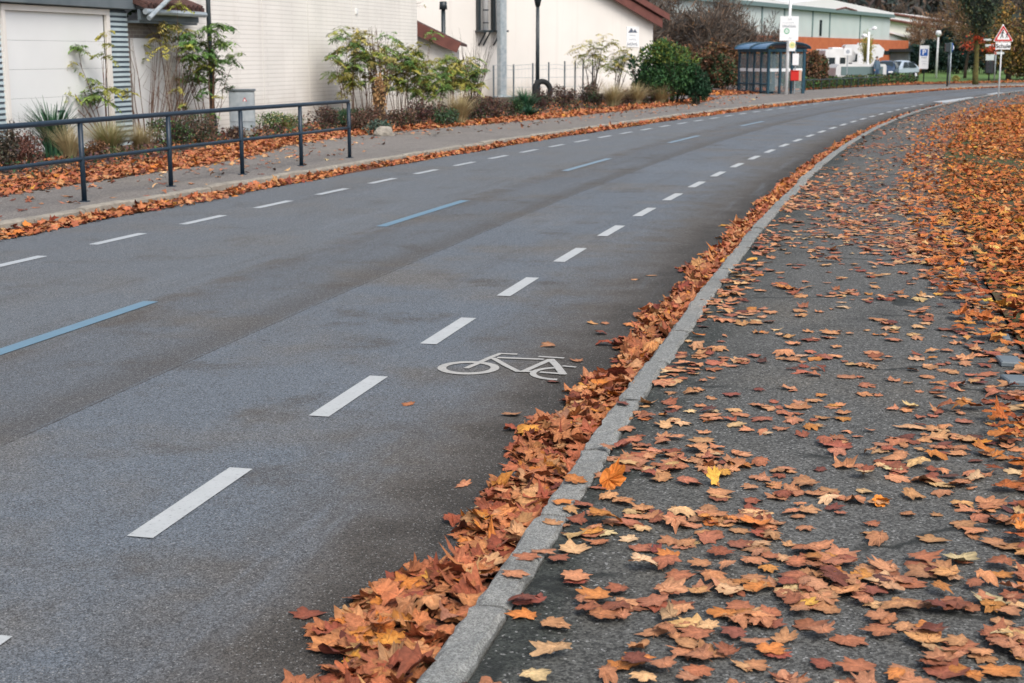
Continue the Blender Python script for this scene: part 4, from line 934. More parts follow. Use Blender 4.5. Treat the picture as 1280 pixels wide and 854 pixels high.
# ================================================================== RAILING
pb = [(-5.36, 17.83), (-4.77, 19.94), (-4.15, 21.98), (-3.5, 23.76), (-2.91, 25.65)]
pb = [(-7.18, 11.5), (-6.57, 13.6), (-5.96, 15.7)]+pb
rl = empty('railing', (pb[3][0], pb[3][1], .11), 0, 'dark blue tubular railing along the far pavement', 'railing'); ox, oy = pb[3]; RH = 1.0
L3 = lambda p, z: (p[0]-ox, p[1]-oy, z)
for p in pb:
    q = MB().tube([L3(p, 0), L3(p, RH-.03)], .033, 12).build('post', M['railblue'], rl, smooth=True)
    MB().tube([L3(p, 0), L3(p, .012)], .07, 12).build('foot_plate', M['railblue'], q)
MB().tube([L3(p, RH) for p in pb], .033, 12).build('top_rail', M['railblue'], rl, smooth=True)
MB().tube([L3(p, .53) for p in pb], .025, 12).build('middle_rail', M['railblue'], rl, smooth=True)

# ================================================================== BED PLANTS
shrub(8, 214, 46, 56, [(.10, .07, .05), (.06, .06, .04), (.045, .04, .035)], 'dark twiggy shrub at the left edge beside the brown flower heads', leaf=.05, seed=1)
shrub(36, 209, 52, 44, [(.14, .06, .045), (.09, .035, .03), (.2, .11, .08)], 'rounded brown shrub of dried flower heads left of the first railing post', leaf=.035, dens=.8, seed=2, aspect=.9)
e = grass_tuft(68, 196, 62, 60, [(.03, .09, .045), (.05, .13, .06), (.02, .06, .035)], 'dark green sword-leaved clump in front of the garage door', n=260, seed=3, name='sword_leaf_plant', lean=.3, wid=.05)
grass_tuft(30, 192, 60, 52, [(.07, .09, .04), (.05, .06, .04), (.1, .09, .05)], 'dark thin grass under the left end of the garage door', n=500, seed=35, wid=.014)
grass_tuft(88, 203, 44, 42, TAN, 'straw-coloured grass clump left of the first railing post', seed=4)
grass_tuft(138, 192, 76, 42, TAN+[(.2, .26, .09)]*2, 'wide straw and green grass clump right of the first railing post', n=1500, seed=5)
grass_tuft(176, 190, 44, 30, TAN, 'small straw grass clump below the bare stems', seed=6)
shrub(122, 201, 30, 26, [(.12, .06, .03), (.17, .085, .04)], 'small rusty brown shrub between the two straw grass clumps', leaf=.04, seed=7)
shrub(212, 186, 62, 36, MAROON+DKGREEN+GREEN[:1], 'low dark mixed shrub right of the bare stems', leaf=.045, dens=.8, seed=8)
shrub(252, 181, 50, 38, BROWN+DKGREEN[:2], 'low brown shrub at the foot of the lamp post', leaf=.045, dens=.6, seed=9)
shrub(296, 178, 30, 20, BROWN+MAROON, 'tiny dark shrub in front of the utility cabinet', leaf=.04, seed=10)
# tall multi stem shrubs with feathery leaf clusters
def sumac(px, py, hpx, nst, spreadpx, label, seed, cols, nf=6, tips_keep=.6, az=None, L=.3, name='feathery_shrub', leaf=True, forks=1, r0=.014, ll=.13, zmin=.5, m='stem', base=.25, win=None):
    loc = gpt(px, py); s = loc[1]*1.02/CF; e = empty(name, loc, 0, label, 'shrub'); rs = np.random.RandomState(seed)
    _, tips = stems(rs, e, nst, hpx*s, spreadpx*s, r0, M[m], base=base, forks=forks, az=az, curve=.25)
    if leaf:
        t2 = [t for t in tips if t[0].z > zmin*hpx*s and rs.rand() < tips_keep]
        if win: t2 = [t for t in t2 if win(t[0], s)]
        fronds(rs, e, t2, nf, L, 7, ll, .035, cols)
    return e
sumac(135, 186, 122, 6, 108, 'leaning shrub with green leaf clusters in front of the garage door', 21, GREEN+YG[:2], az=[PI*.97, PI*1.05, PI*.9], tips_keep=1, nf=9, zmin=.35, forks=4, L=.30, ll=.14, base=.05)
sumac(133, 186, 140, 2, 8, 'thin yellowing sapling against the garage door frame', 22, YG, tips_keep=.9, nf=4, zmin=.3, L=.2, forks=2, base=.05)
sumac(184, 178, 128, 26, 34, 'dense clump of tall bare reddish stems before the white side door', 23, YG, tips_keep=.3, nf=3, zmin=.6, L=.2, forks=1, r0=.010, name='bare_stem_shrub')
sumac(208, 174, 118, 26, 60, 'fan of leaning bare stems reaching to the lamp post', 24, GREEN+YG, tips_keep=.35, nf=4, zmin=.6, L=.22, forks=1, r0=.009, az=[-.3, 0., .3, .6, PI], name='bare_stem_shrub')
sumac(264, 174, 126, 12, 30, 'green feathery shrub wrapped around the lamp post', 25, GREEN, tips_keep=.9, nf=7, zmin=.48, L=.28, forks=3, ll=.15, r0=.012)
sumac(226, 176, 148, 6, 18, 'yellow-green topped sapling below the lean-to roof', 26, YG+GREEN[:1], tips_keep=.9, nf=6, zmin=.72, L=.28, forks=2, ll=.14, r0=.012, base=.2)
sumac(250, 180, 62, 4, 18, 'small leafy shoot low beside the lamp post', 27, GREEN+YG, tips_keep=1, nf=4, zmin=.5, L=.18, forks=1)
# group right of the railing
shrub(345, 163, 70, 22, GREEN+DKGREEN+TAN[:1], 'low green and straw ground plants below the brick hall', leaf=.05, dens=.6, seed=31)
grass_tuft(360, 163, 44, 22, [(.35, .33, .14), (.22, .26, .09)], 'small yellow-green grass clump below the brick hall', n=400, seed=32)
shrub(404, 162, 40, 30, MAROON+BROWN, 'low reddish shrub behind the end of the railing', leaf=.05, dens=.55, seed=33)
shrub(428, 160, 60, 22, DKGREEN+[(.05, .09, .06)], 'flat dark green shrub at the last railing post', leaf=.05, seed=34)
for i, (px, py, hp, sp, lab, sd_) in enumerate([(440, 154, 92, 18, 'feathery green shrub with pale top at the left of the big group', 41), (462, 153, 100, 20, 'tallest feathery shrub with yellow-green crown against the brick hall', 42),
    (498, 150, 76, 24, 'dense green feathery shrub in the middle of the big group', 43), (512, 149, 94, 14, 'feathery shrub with yellow top at the hall corner', 44), (545, 146, 56, 22, 'loose green feathery shrub in front of the annex', 45), (564, 141, 66, 12, 'feathery shrub below the tip of the maroon bargeboard', 46), (582, 138, 56, 12, 'small green feathery shrub at the right of the big group', 47)]):
    sumac(px, py, hp, 8, sp, lab, sd_, GREEN+YG[:2] if i not in (1, 3, 5) else GREEN[2:]+YG, tips_keep=.85, nf=6, zmin=.12, L=.30, forks=6, ll=.16, r0=.012, base=.4)
e = sumac(475, 152, 102, 40, 16, 'upright bundle of brown twigs in the middle of the green shrubs', 48, YG, tips_keep=.0, leaf=False, forks=1, r0=.014, name='twiggy_shrub', base=.15)
e = shrub(476, 156, 22, 58, [(.35, .2, .09), (.28, .15, .07), (.4, .26, .12)], 'orange-brown column of withered leaves in the green shrubs', leaf=.07, dens=.6, seed=49, name='withered_shrub')
for i, (px, py, wp, hp, cols, lab) in enumerate([(455, 165, 56, 26, [(.11, .055, .04), (.08, .06, .04)], 'low brown-red shrub left of the boulder'), (470, 168, 44, 15, [(.05, .09, .07), (.08, .12, .09)], 'grey-green cushion plant left of the boulder'),
    (500, 162, 46, 20, BROWN+[(.05, .08, .04)], 'brownish low shrub behind the boulder'), (518, 159, 44, 26, MAROON, 'dark maroon shrub right of the boulder'), (548, 156, 38, 24, BROWN+DKGREEN[:1], 'brown and green low shrub before the annex'),
    (558, 158, 46, 20, DKGREEN+[(.07, .10, .07)], 'dark green low shrub left of the arching straw grass'), (590, 151, 36, 28, MAROON+DKGREEN[:1], 'dark purple-green shrub right of the arching straw grass'), (618, 149, 46, 24, MAROON+BROWN, 'russet low shrub beneath the first fence post'),
    (642, 147, 30, 20, DKGREEN, 'small bright green cushion in front of the russet shrubs'), (678, 137, 36, 22, MAROON, 'dark maroon shrub right of the street lamp'), (705, 135, 34, 22, MAROON+BROWN[:1], 'dark maroon shrub below the middle of the fence'),
    (735, 132, 36, 22, MAROON+DKGREEN[:1], 'dark shrub below the end of the fence'), (746, 134, 24, 16, DKGREEN+MAROON, 'dark green shrub left of the first pale plume grass'), (785, 132, 30, 18, MAROON, 'dark shrub between the first two plume grasses'),
    (812, 130, 26, 16, MAROON+DKGREEN[:1], 'dark shrub between the second and third plume grasses'), (604, 146, 30, 20, BROWN, 'brown withered shrub before the steel column')]):
    shrub(px, py, wp, hp, cols, lab, leaf=.06, dens=.75, seed=60+i)
for i, (px, py, wp, hp, lab) in enumerate([(575, 155, 40, 34, 'arching straw grass clump before the steel column'), (766, 134, 44, 28, 'pale plume grass clump, leftmost by the leafy bush'), (795, 132, 40, 26, 'pale plume grass clump in the middle by the leafy bush'), (826, 130, 38, 22, 'pale plume grass clump touching the dark leafy bush'), (522, 154, 26, 18, 'small straw tuft among the maroon shrubs'), (700, 128, 90, 10, 'low straw grass strip along the fence foot')]):
    grass_tuft(px, py, wp, hp, TAN, lab, n=1100, seed=80+i, wid=.012)
grass_tuft(656, 141, 42, 26, [(.03, .10, .05), (.05, .14, .06), (.02, .07, .04)], 'spiky dark green plant left of the street lamp', n=500, seed=90, name='spiky_plant', wid=.035)
grass_tuft(662, 146, 34, 14, [(.04, .12, .06), (.03, .09, .06)], 'low spiky green plant at the pavement edge', n=300, seed=91, name='spiky_plant', wid=.03)
# boulder
loc = gpt(481, 169); b = bmesh.new(); bmesh.ops.create_icosphere(b, subdivisions=4, radius=1)
for v in b.verts: k_ = 1+.28*noise.noise(v.co*1.3+Vector((4, 2, 1)))+.08*noise.noise(v.co*5); v.co = Vector((v.co.x*.30*k_, v.co.y*.24*k_, max(v.co.z*.26*k_, -.06)))
me = bpy.data.meshes.new('boulder'); b.to_mesh(me); b.free(); me.materials.append(M['rock']); o = bpy.data.objects.new('boulder', me); COL.objects.link(o); o.scale = (.8, .8, .75); o.location = (loc[0], loc[1], .13); tag(o, 'pale boulder among the leaves in front of the maroon shrubs', 'boulder')
# bare tree behind the annex, bare shrub at the cream wall, young trees
bare_tree((at(512, 60, 58.5).x, 58.5, .1), 9.5, .13, 12, 'bare tree with thin horizontal branches behind the annex roof', ntw=0, tl=.6, leafcols=YG+[(.5, .35, .08)], nleaf=130, leafsize=.10, tw=.010, levels=5, nch=(5, 4, 4, 3), trunk=.33, spread=1.3, up=-.1)
e = sumac(592, 128, 80, 34, 22, 'bare fan-shaped shrub against the cream wall left of the steel column', 93, YG, leaf=False, forks=1, r0=.012, name='bare_stem_shrub', m='bark')
sumac(742, 122, 66, 5, 14, 'young tree with thin yellow-green leaves before the cream wall', 94, YG, tips_keep=.9, nf=6, zmin=.6, L=.5, forks=4, ll=.25, r0=.03, m='bark', name='young_tree', base=.12)
sumac(768, 122, 60, 5, 20, 'olive-leaved young tree below the wall sign', 95, YG+GREEN[:2], tips_keep=.9, nf=7, zmin=.5, L=.5, forks=4, ll=.25, r0=.025, m='bark', name='young_tree')
sumac(741, 124, 26, 24, 12, 'brown grassy twigs at the foot of the young tree', 96, YG, leaf=False, forks=0, r0=.012, name='twiggy_shrub', m='stem')
# big leafy bushes
def bush(px, py, Y, wpx, ztop_px, cols, label, seed, leaf=.13, n=9000, name='leafy_bush', z=BZ, dy=1., tops=None, shell=.6, aspect=.5, cat='bush', group=None):
    p = at(px, py, Y); s = Y*1.02/CF; W = wpx*s/2; H = at(px, ztop_px, Y).z-z; e = empty(name, (p.x, Y, z), 0, label, cat, group); rs = np.random.RandomState(seed)
    bl = [(0, 0, H*.45, W*.8, W*.7*dy, H*.42)]
    for i in range(16): a = rs.uniform(0, 6.28); r = W*rs.uniform(.3, .75); bl.append((math.cos(a)*r, math.sin(a)*r*.8*dy, H*rs.uniform(.22, .8), W*rs.uniform(.22, .36), W*.3*dy, H*rs.uniform(.14, .22)))
    P, d = cloud_pts(rs, bl, n, shell); P[:, 2] = np.maximum(P[:, 2], .03); c = rpal(rs, cols, n, .35)
    if tops: q = (P[:, 2] > H*.62) & (rs.rand(n) < .55); c[q] = rpal(rs, tops, q.sum(), .25)
    leaf_faces(rs, P, leaf, aspect, c, 'foliage', M['fol'], e, d); stems(rs, e, 10, H*.75, W*.6, .035, M['bark'], base=W*.25, forks=2); return e
bush(800, 115, 56, 32, 64, [(.03, .09, .04), (.02, .06, .03)], 'loose dark green laurel beside the building corner', 101, leaf=.15, n=900, shell=.3)
bush(841, 120, 55, 92, 47, [(.03, .085, .03), (.02, .06, .025), (.045, .11, .03)], 'big round dark green bush with yellow-green top at the pavement', 102, tops=[(.12, .17, .03), (.16, .18, .04), (.07, .13, .03)], n=12000, leaf=.12)
bush(872, 120, 54.5, 40, 76, [(.02, .06, .03), (.015, .045, .02)], 'smaller dark green bush leaning to the paving', 103, n=4000)

# ================================================================== BUS STOP
A_ = at(924, 100, 72.3); B_ = at(960, 100, 69.4); sh = Vector((B_.x-A_.x, B_.y-A_.y)); sl2 = sh.length; SD = 1.9
bs = empty('bus_shelter', (A_.x, A_.y, .11), math.atan2(sh.y, sh.x), 'teal bus shelter with curved blue roof and glass walls on the far pavement', 'bus shelter')
SH = 1.98
def sbox(x0, x1, y0, y1, z0, z1, nm, m_='shelterblue', par=None): return MB().box(x0, x1, y0, y1, z0, z1, bev=.008).build(nm, M[m_], par or bs)
xs = [0, sl2*.28, sl2*.52, sl2*.76, sl2]
for i, x in enumerate(xs):
    w_ = .07 if i in (0, 4) else .04
    sbox(x-w_, x+w_, -.05, .05, 0, SH, 'post')
for i in range(4):
    a, c = xs[i]+.08, xs[i+1]-.08; pn = sbox(a, c, -.012, .012, .12, SH-.1, 'glass_panel', 'shelterglass')
    MB().box(a, c, -.02, -.0125, 1.05, 1.2).build('safety_stripe', M['signwhite'], pn)
ys = [SD*.33, SD*.66, SD]
for j, y in enumerate(ys):
    w_ = .07 if j == 2 else .045
    sbox(sl2-.05, sl2+.05, y-w_, y+w_, 0, SH, 'post'); sbox(-.05, .05, y-w_, y+w_, 0, SH, 'post')
yy = [0]+ys
for j in range(3):
    pn = sbox(sl2-.012, sl2+.012, yy[j]+.08, yy[j+1]-.08, .12, SH-.1, 'glass_panel', 'shelterglass')
    MB().box(sl2+.0125, sl2+.02, yy[j]+.08, yy[j+1]-.08, 1.05, 1.2).build('safety_stripe', M['signwhite'], pn)
sbox(-.1, sl2+.1, -.08, .08, SH+.002, SH+.14, 'top_beam'); sbox(-.1, sl2+.1, SD-.08, SD+.08, SH+.002, SH+.14, 'top_beam')
sbox(sl2-.06, sl2+.06, .081, SD-.081, SH+.004, SH+.13, 'top_beam'); sbox(-.06, .06, .081, SD-.081, SH+.004, SH+.13, 'top_beam')
sbox(-.02, sl2+.02, -.03, .03, .06, .12, 'bottom_rail'); sbox(-.02, sl2, -.06, -.031, .42, .48, 'bench_rail')
def roofseg(x0, x1, nm):
    n = 10; o_, i_ = [], []
    for k in range(n+1):
        a = PI*k/n; o_.append((SD/2-math.cos(a)*(SD/2+.22), SH+.14+math.sin(a)*.30)); i_.append((SD/2-math.cos(a)*(SD/2+.18), SH+.14+math.sin(a)*.25))
    b = MB(); vs = [(x, y, z) for x in (x0, x1) for y, z in o_+i_]; m_ = 2*(n+1); fs = []
    for k in range(n): fs += [(k, k+1, m_+k+1, m_+k), (n+1+k, n+2+k, m_+n+2+k, m_+n+1+k), (k, k+1, n+2+k, n+1+k), (m_+k, m_+k+1, m_+n+2+k, m_+n+1+k)]
    fs += [(0, n+1, m_+n+1, m_), (n, 2*n+1, m_+2*n+1, m_+n)]
    b.add(vs, fs); b.build(nm, M['roofblue'], bs, smooth=False)
roofseg(-.12, sl2*.48, 'roof_shell'); roofseg(sl2*.52, sl2+.18, 'roof_shell')
for x in (-.14, sl2*.5, sl2+.2):
    n = 10; b = MB(); pts = [(x, SD/2-math.cos(PI*k/n)*(SD/2+.23), SH+.15+math.sin(PI*k/n)*.31) for k in range(n+1)]; b.tube(pts, .045, 6); b.build('roof_arch', M['shelterblue'], bs)
bn = MB().box(.4, sl2-.4, .25, .62, .44, .49, bev=.01); bn.box(.5, .56, .3, .58, 0, .44); bn.box(sl2-.56, sl2-.5, .3, .58, 0, .44); bn.build('bench', M['shelterblue'], bs)
# white mast with the stop board
Yp = 68.6; p = at(983.5, 100, Yp); mp_ = empty('stop_mast', (p.x, Yp, .11), 0, 'tall pale mast carrying the white stop board and a round green and yellow stop sign', 'sign mast')
MB().tube([(0, 0, 0), (0, 0, 2.6), (.12, 0, 7)], [.075, .07, .06], 12).build('mast', M['signwhite'], mp_, smooth=True)
def mloc(x, y): q = at(x, y, Yp-.12); return q.x-p.x, q.z-.11
x0, z1 = mloc(975.5, 20.5); x1, z0 = mloc(997.5, 51)
MB().box(x0, x1, -.14, -.1, z0, z1, bev=.01).build('stop_board', M['signwhite'], mp_)
MLP = lambda x, y: mloc(x, y)
barline(985, 990, 23, 25.2, MLP, mp_, M['inkpale'], 3, dy=-.146, seed=7); barline(978, 993, 28, 29.2, MLP, mp_, M['inkpale'], 12, dy=-.146, seed=8); barline(978, 995, 31.3, 34.2, MLP, mp_, M['inkgrey'], 9, dy=-.146, seed=9); barline(986, 989.5, 46.5, 48.5, MLP, mp_, M['inkpale'], 3, dy=-.146, seed=10)
def disc(x, z, r, y0, y1, nm, m_, par, n=24): return MB().prism([(x+r*math.cos(2*PI*k/n), z+r*math.sin(2*PI*k/n)) for k in range(n)], y0, y1).build(nm, m_, par)
cx, cz = mloc(983.3, 39); dg_ = disc(cx, cz, .13, -.146, -.141, 'round_emblem', M['green'], mp_); disc(cx, cz, .09, -.149, -.1465, 'emblem_field', M['signwhite'], dg_)
textobj('H', .15, M['green'], dg_, (cx, -.152, cz))
x0, z1 = mloc(986, 51.3); x1, z0 = mloc(994, 64); MB().box(x0, x1, -.138, -.1, z0, z1, bev=.006).build('stop_sign_plate', M['signwhite'], mp_)
cx, cz = mloc(990.3, 56.5); dg_ = disc(cx, cz, .15, -.146, -.139, 'stop_disc', M['yellow'], mp_); textobj('H', .17, M['green'], dg_, (cx, -.15, cz))
p2 = at(993.3, 100, 69.8); tp = empty('timetable_post', (p2.x, 69.8, .11), 0, 'thin grey post with a small timetable case beside the bus shelter', 'post')
MB().tube([(0, 0, 0), (0, 0, at(993, 55, 69.8).z-.11)], .03, 8).build('pole', M['galv'], tp); MB().box(-.15, .15, -.07, -.035, 1.35, 1.9, bev=.01).build('timetable_case', M['signwhite'], tp)
rb = empty('litter_bin', (at(994, 96, 69.4).x, 69.4, .11), 0, 'red litter bin with pale side hanging on the timetable post', 'bin')
MB().box(-.26, .12, -.28, -.04, .62, 1.08, bev=.03).build('body', M['red'], rb); MB().box(.125, .26, -.24, -.06, .6, 1.12, bev=.02).build('side_panel', M['skin'], rb); MB().box(-.28, .12, -.3, -.02, 1.083, 1.12, bev=.01).build('lid', M['red'], rb)

# low hedge with hoop rail behind the far pavement
hA, hB = Vector(G(1004, 113.5, .1)), Vector(G(1152, 104.5, .1)); hv = hB-hA; hl = hv.length
hr = empty('hoop_rail', (hA.x, hA.y, .1), math.atan2(hv.y, hv.x), 'low dark metal rail along the front of the low hedge', 'rail')
k = 0
while k*1.3 < hl*.6: MB().tube([(k*1.3, -.1, 0), (k*1.3, -.1, .55)], .03, 6).build('post', M['dark'], hr); k += 1
MB().tube([(0, -.1, .55), (hl*.6, -.1, .55)], .03, 6).build('rail', M['dark'], hr)
he = empty('low_hedge', (hA.x, hA.y, .1), math.atan2(hv.y, hv.x), 'low clipped dark hedge with reddish patches behind the hoop rail', 'hedge'); rs = np.random.RandomState(5)
n = 14000; P = np.stack([rs.uniform(0, hl, n), rs.uniform(.1, 1.3, n), rs.uniform(.02, .6, n)], 1); P[:, 2] *= 1+.2*np.sin(P[:, 0]*1.3); leaf_faces(rs, P, .11, .6, rpal(rs, DKGREEN+GREEN[:2]+[(.12, .05, .03), (.07, .06, .03)], n, .3), 'foliage', M['fol'], he)
stems(rs, he, 30, .4, .3, .02, M['bark']); [setattr(c, 'location', (0, .6, 0)) for c in he.children if c.name.startswith('stem')]

# ================================================================== WAREHOUSE AND HALLS
F1 = Facade(at(925, 60, 112)[:2], at(1111, 60, 150)[:2])
wh = empty('warehouse', (F1.o.x, F1.o.y, .1), F1.rz, 'large hall with pale green cladding above orange brick and a white roof', 'building')
W1 = lambda x, y: (F1.P(x, y)[0], F1.P(x, y)[1]-.1)
L1 = F1.len; zb0 = W1(925, 43)[1]; zb1 = W1(1111, 50.5)[1]; ze0 = W1(925, 9)[1]; ze1 = W1(1111, 20)[1]; zb = (zb0+zb1)/2; ze = (ze0+ze1)/2
LX = W1(1133, 52)[0]
MB().box(-30, LX, -.25, 26, -.2, zb).build('brick_base', M['orange'], wh)
MB().box(-30, L1, 0, 26, zb+.002, ze).build('cladding', M['palegreen'], wh)
for px in (952, 980, 1015.5, 1037, 1075): kx = W1(px, 30)[0]; MB().box(kx-.14, kx+.14, -.05, .0, zb+.01, ze).build('cladding_joint', M['joint'], wh)
kx = W1(1025.5, 35)[0]; MB().box(kx-.28, kx+.28, -.06, .0, W1(1025, 45)[1], W1(1025, 25)[1]).build('window', M['glass'], wh)
MB().box(-30.3, L1+.3, -.4, .1, ze+.002, ze+.32).build('eave_beam', M['joint'], wh)
rp = [(-30.3, ze+.33), (L1+.3, ze+.33), (L1+.3, ze+.5), (W1(1031, 5)[0], W1(1031, 3)[1]+.3), (W1(985, 5)[0], W1(985, 6)[1]+.1), (-30.3, ze+1.6)]
MB().prism(rp, -.3, 26).build('roof', M['roofwhite'], wh)
pts = [W1(x, y) for x, y in ((1040, 12.3), (1052, 9.6), (1066, 13.6))]; MB().tube([(a, -.36, b_) for a, b_ in pts], .08, 5).build('roof_mark', M['maroon'], wh)
for (xa, xb, ya, yb_) in ((1033, 1041, 60, 66.5), (1068, 1072, 62, 67), (1074, 1081, 62, 68.5), (1102, 1122, 63.5, 68.5)):
    a, z1 = W1(xa, ya); c, z0 = W1(xb, yb_); MB().box(a, c, -.29, -.251, z0, z1).build('window', M['glass'], wh)
a, z1 = W1(1109.5, 65); c, _ = W1(1121.5, 65); MB().box(a, c, -2.2, -.251, -.1, z1, bev=.02).build('entrance_porch', M['slate'], wh); MB().box(a-.5, c+.4, -2.5, -.251, z1+.003, z1+.3).build('porch_roof', M['dark'], wh)
F2 = Facade(at(1085, 60, 185)[:2], at(1235, 60, 215)[:2]); h2 = empty('far_hall', (F2.o.x, F2.o.y, 0), F2.rz, 'distant hall with long white sloping roof behind the bare trees', 'building'); W2 = lambda x, y: F2.P(x, y)
MB().prism([W2(1086, 60), W2(1218, 62), W2(1218, 36), W2(1140, 29), W2(1086, 24)], 0, 20).build('wall', M['cream'], h2)
MB().prism([W2(1086, 24), W2(1140, 29.2), W2(1220, 36), W2(1220, 32), W2(1150, 20), W2(1086, 13)], -.5, 20.5).build('roof', M['roofwhite'], h2)
for (a, b_) in (((1086, 14), (1218, 34)), ((1100, 24), (1216, 42))):
    q0, q1 = W2(*a), W2(*b_); MB().tube([(q0[0], -.6, q0[1]), (q1[0], -.6, q1[1])], .18, 6).build('eave', M['maroon'], h2)
F3 = Facade(at(1108, 60, 156)[:2], at(1150, 60, 166)[:2]); h3 = empty('low_annex', (F3.o.x, F3.o.y, 0), F3.rz, 'low pale annex with sloping roof at the right end of the orange brick base', 'building'); W3 = lambda x, y: F3.P(x, y)
MB().prism([W3(1108, 100), W3(1150, 100), W3(1150, 53), W3(1109, 41)], 0, 10).build('wall', M['palegreen'], h3); MB().prism([W3(1108, 41), W3(1152, 53.5), W3(1152, 50), W3(1108, 38.5)], -.3, 10).build('roof', M['roofwhite'], h3)
k3, z3 = W3(1122, 47); k4, _ = W3(1150, 60); MB().box(k3, k4, -.05, -.001, -.1, z3-.6).build('dark_gate', M['slate'], h3)

# ================================================================== VEHICLES
def wheelset(par, xs_, y0, r, wdt=.2, side=(0,)):
    for x in xs_:
        w0 = MB().tube([(x, y0-wdt/2, r), (x, y0+wdt/2, r)], r, 16).build('wheel', M['black'], par); MB().tube([(x, y0-wdt/2-.01, r), (x, y0-wdt/2-.002, r)], r*.55, 12).build('rim', M['galv'], w0)
def motorhome(px, Y, wpx, hpx, rz, label, flip=1, beige=True):
    s = Y*1.02/CF; L = wpx*s; H = hpx*s; p = at(px, 95, Y); e = empty('motorhome', (p.x, Y, .11), rz, label, 'motorhome', 'motorhomes parked before the orange hall')
    f = flip; pr = [(-L/2, .45), (-L/2, H*.96), (-L/2+.15, H), (L*.36, H), (L*.5, H*.86), (L*.47, H*.66), (L*.36, H*.62), (L*.44, H*.42), (L*.5, H*.36), (L*.5, .4)]
    MB().prism([(f*a, c) for a, c in pr], -1.05, 1.05).build('body', M['camper'], e)
    def wb_(a, c, z0, z1, nm='window', m_='glass', y=-1.058): a, c = sorted((f*a, f*c)); MB().box(a, c, y, -1.0505, z0, z1, bev=.003).build(nm, M[m_], e)
    wb_(-L*.38, -L*.18, H*.52, H*.74); wb_(-L*.02, L*.16, H*.52, H*.74); wb_(L*.27, L*.38, H*.44, H*.58)
    if beige: wb_(-L*.47, L*.2, H*.30, H*.38, 'stripe', 'camperstripe')
    wb_(-L*.14, -L*.05, H*.2, H*.8, 'door', 'signwhite'); wb_(-L/2+.05, L*.46, .30, .44, 'sill', 'slate')
    MB().box(-.4, .4, -.4, .4, H+.002, H+.12, bev=.03).build('roof_hatch', M['white'], e); wheelset(e, (-L*.28*f, L*.34*f), -.95, .34)
    return e
motorhome(1043, 104, 38, 38, .15, 'white motorhome with beige stripe, left of the parked vehicles', 1)
motorhome(1077, 109, 46, 42, -.1, 'white motorhome facing right behind the flat trailer', 1, False)
# trailer with dark side window band
p = at(1071, 95, 99); tr = empty('box_trailer', (p.x, 99, .11), .08, 'low white trailer with a long dark green side panel behind the hedge', 'trailer')
MB().prism([(-1.75, .3), (-1.75, 1.0), (-1.55, 1.25), (1.65, 1.25), (1.75, 1.1), (1.75, .3)], -.9, .9).build('body', M['camper'], tr); MB().box(-1.4, 1.5, -.925, -.902, .5, 1.08, bev=.005).build('side_panel', M['joint'], tr)
MB().tube([(-1.75, 0, .4), (-2.6, 0, .4)], .04, 6).build('drawbar', M['dark'], tr); wheelset(tr, (-.1,), -.93, .26)
def car(px, Y, rz, paint_, label, L=4., H=1.48, seed=0):
    p = at(px, 95, Y); e = empty('parked_car', (p.x, Y, .11), rz, label, 'car', 'cars parked before the orange hall'); Wd = 1.7
    # stations along x: (x, zbottom, zbelt, ztop, half width, roof half width)
    st = [(-2.0, .42, .62, .66, .72, .70), (-1.9, .28, .72, .80, .80, .74), (-1.25, .24, .84, .93, .84, .76), (-.75, .22, .90, 1.02, .85, .72), (-.2, .22, .93, 1.42, .85, .60), (.5, .22, .95, 1.48, .85, .60), (1.3, .24, .97, 1.42, .84, .60), (1.8, .28, .95, 1.05, .82, .70), (1.98, .40, .80, .84, .74, .70)]
    vs = []; 
    for (x, zb_, zm, zt_, hw, rw) in st: vs += [(x, -hw, zb_), (x, -hw*1.0, zm), (x, -rw, zt_), (x, 0, zt_+.03), (x, rw, zt_), (x, hw, zm), (x, hw, zb_)]
    fs = [];
    for i in range(len(st)-1):
        for j in range(6): fs.append((i*7+j, i*7+j+1, (i+1)*7+j+1, (i+1)*7+j))
        fs.append((i*7+6, i*7, (i+1)*7, (i+1)*7+6))
    fs += [tuple(range(7)), tuple(range(len(st)*7-1, len(st)*7-8, -1))]
    b = MB(); b.add(vs, fs); o = b.build('body', paint_, e, smooth=False); mo = o.modifiers.new('sub', 'SUBSURF'); mo.levels = mo.render_levels = 1
    for sgn in (-1, 1):
        g_ = MB(); 
        for (xa, xb, xc, xd) in ((-.55, .28, .28, -.12), (.36, 1.35, 1.05, .36)):
            g_.add([(xa, sgn*.845, .93), (xb, sgn*.85, .95), (xc, sgn*.66, 1.36), (xd, sgn*.66, 1.34), ], [(0, 1, 2, 3)])
        g_.build('side_window', M['glass'], e)
        for x in (-1.25, 1.25): w0 = MB().tube([(x, sgn*.72, .31), (x, sgn*.87, .31)], .31, 18).build('wheel', M['black'], e); MB().tube([(x, sgn*.871, .31), (x, sgn*.88, .31)], .19, 12).build('rim', M['galv'], w0)
    MB().add([(-.83, -.68, 1.0), (-.83, .68, 1.0), (-.3, .56, 1.40), (-.3, -.56, 1.40)], [(0, 1, 2, 3)]).build('windscreen', M['glass'], e)
    MB().add([(1.83, -.62, 1.06), (1.83, .62, 1.06), (1.45, .54, 1.38), (1.45, -.54, 1.38)], [(0, 1, 2, 3)]).build('rear_window', M['glass'], e)
    for sgn in (-1, 1): MB().box(-1.985, -1.90, sgn*.62-.15, sgn*.62+.15, .60, .74, bev=.02).build('headlight', M['signwhite'], e); MB().box(1.93, 2.0, sgn*.66-.08, sgn*.66+.08, .72, .88, bev=.02).build('tail_light', M['red'], e)
    return e
car(1106, 104, 1.2, M['carblue'], 'dark blue small car facing the viewer beside the person')
car(1121, 108, .75, M['carsilver'], 'silver blue hatchback, rightmost of the two cars')
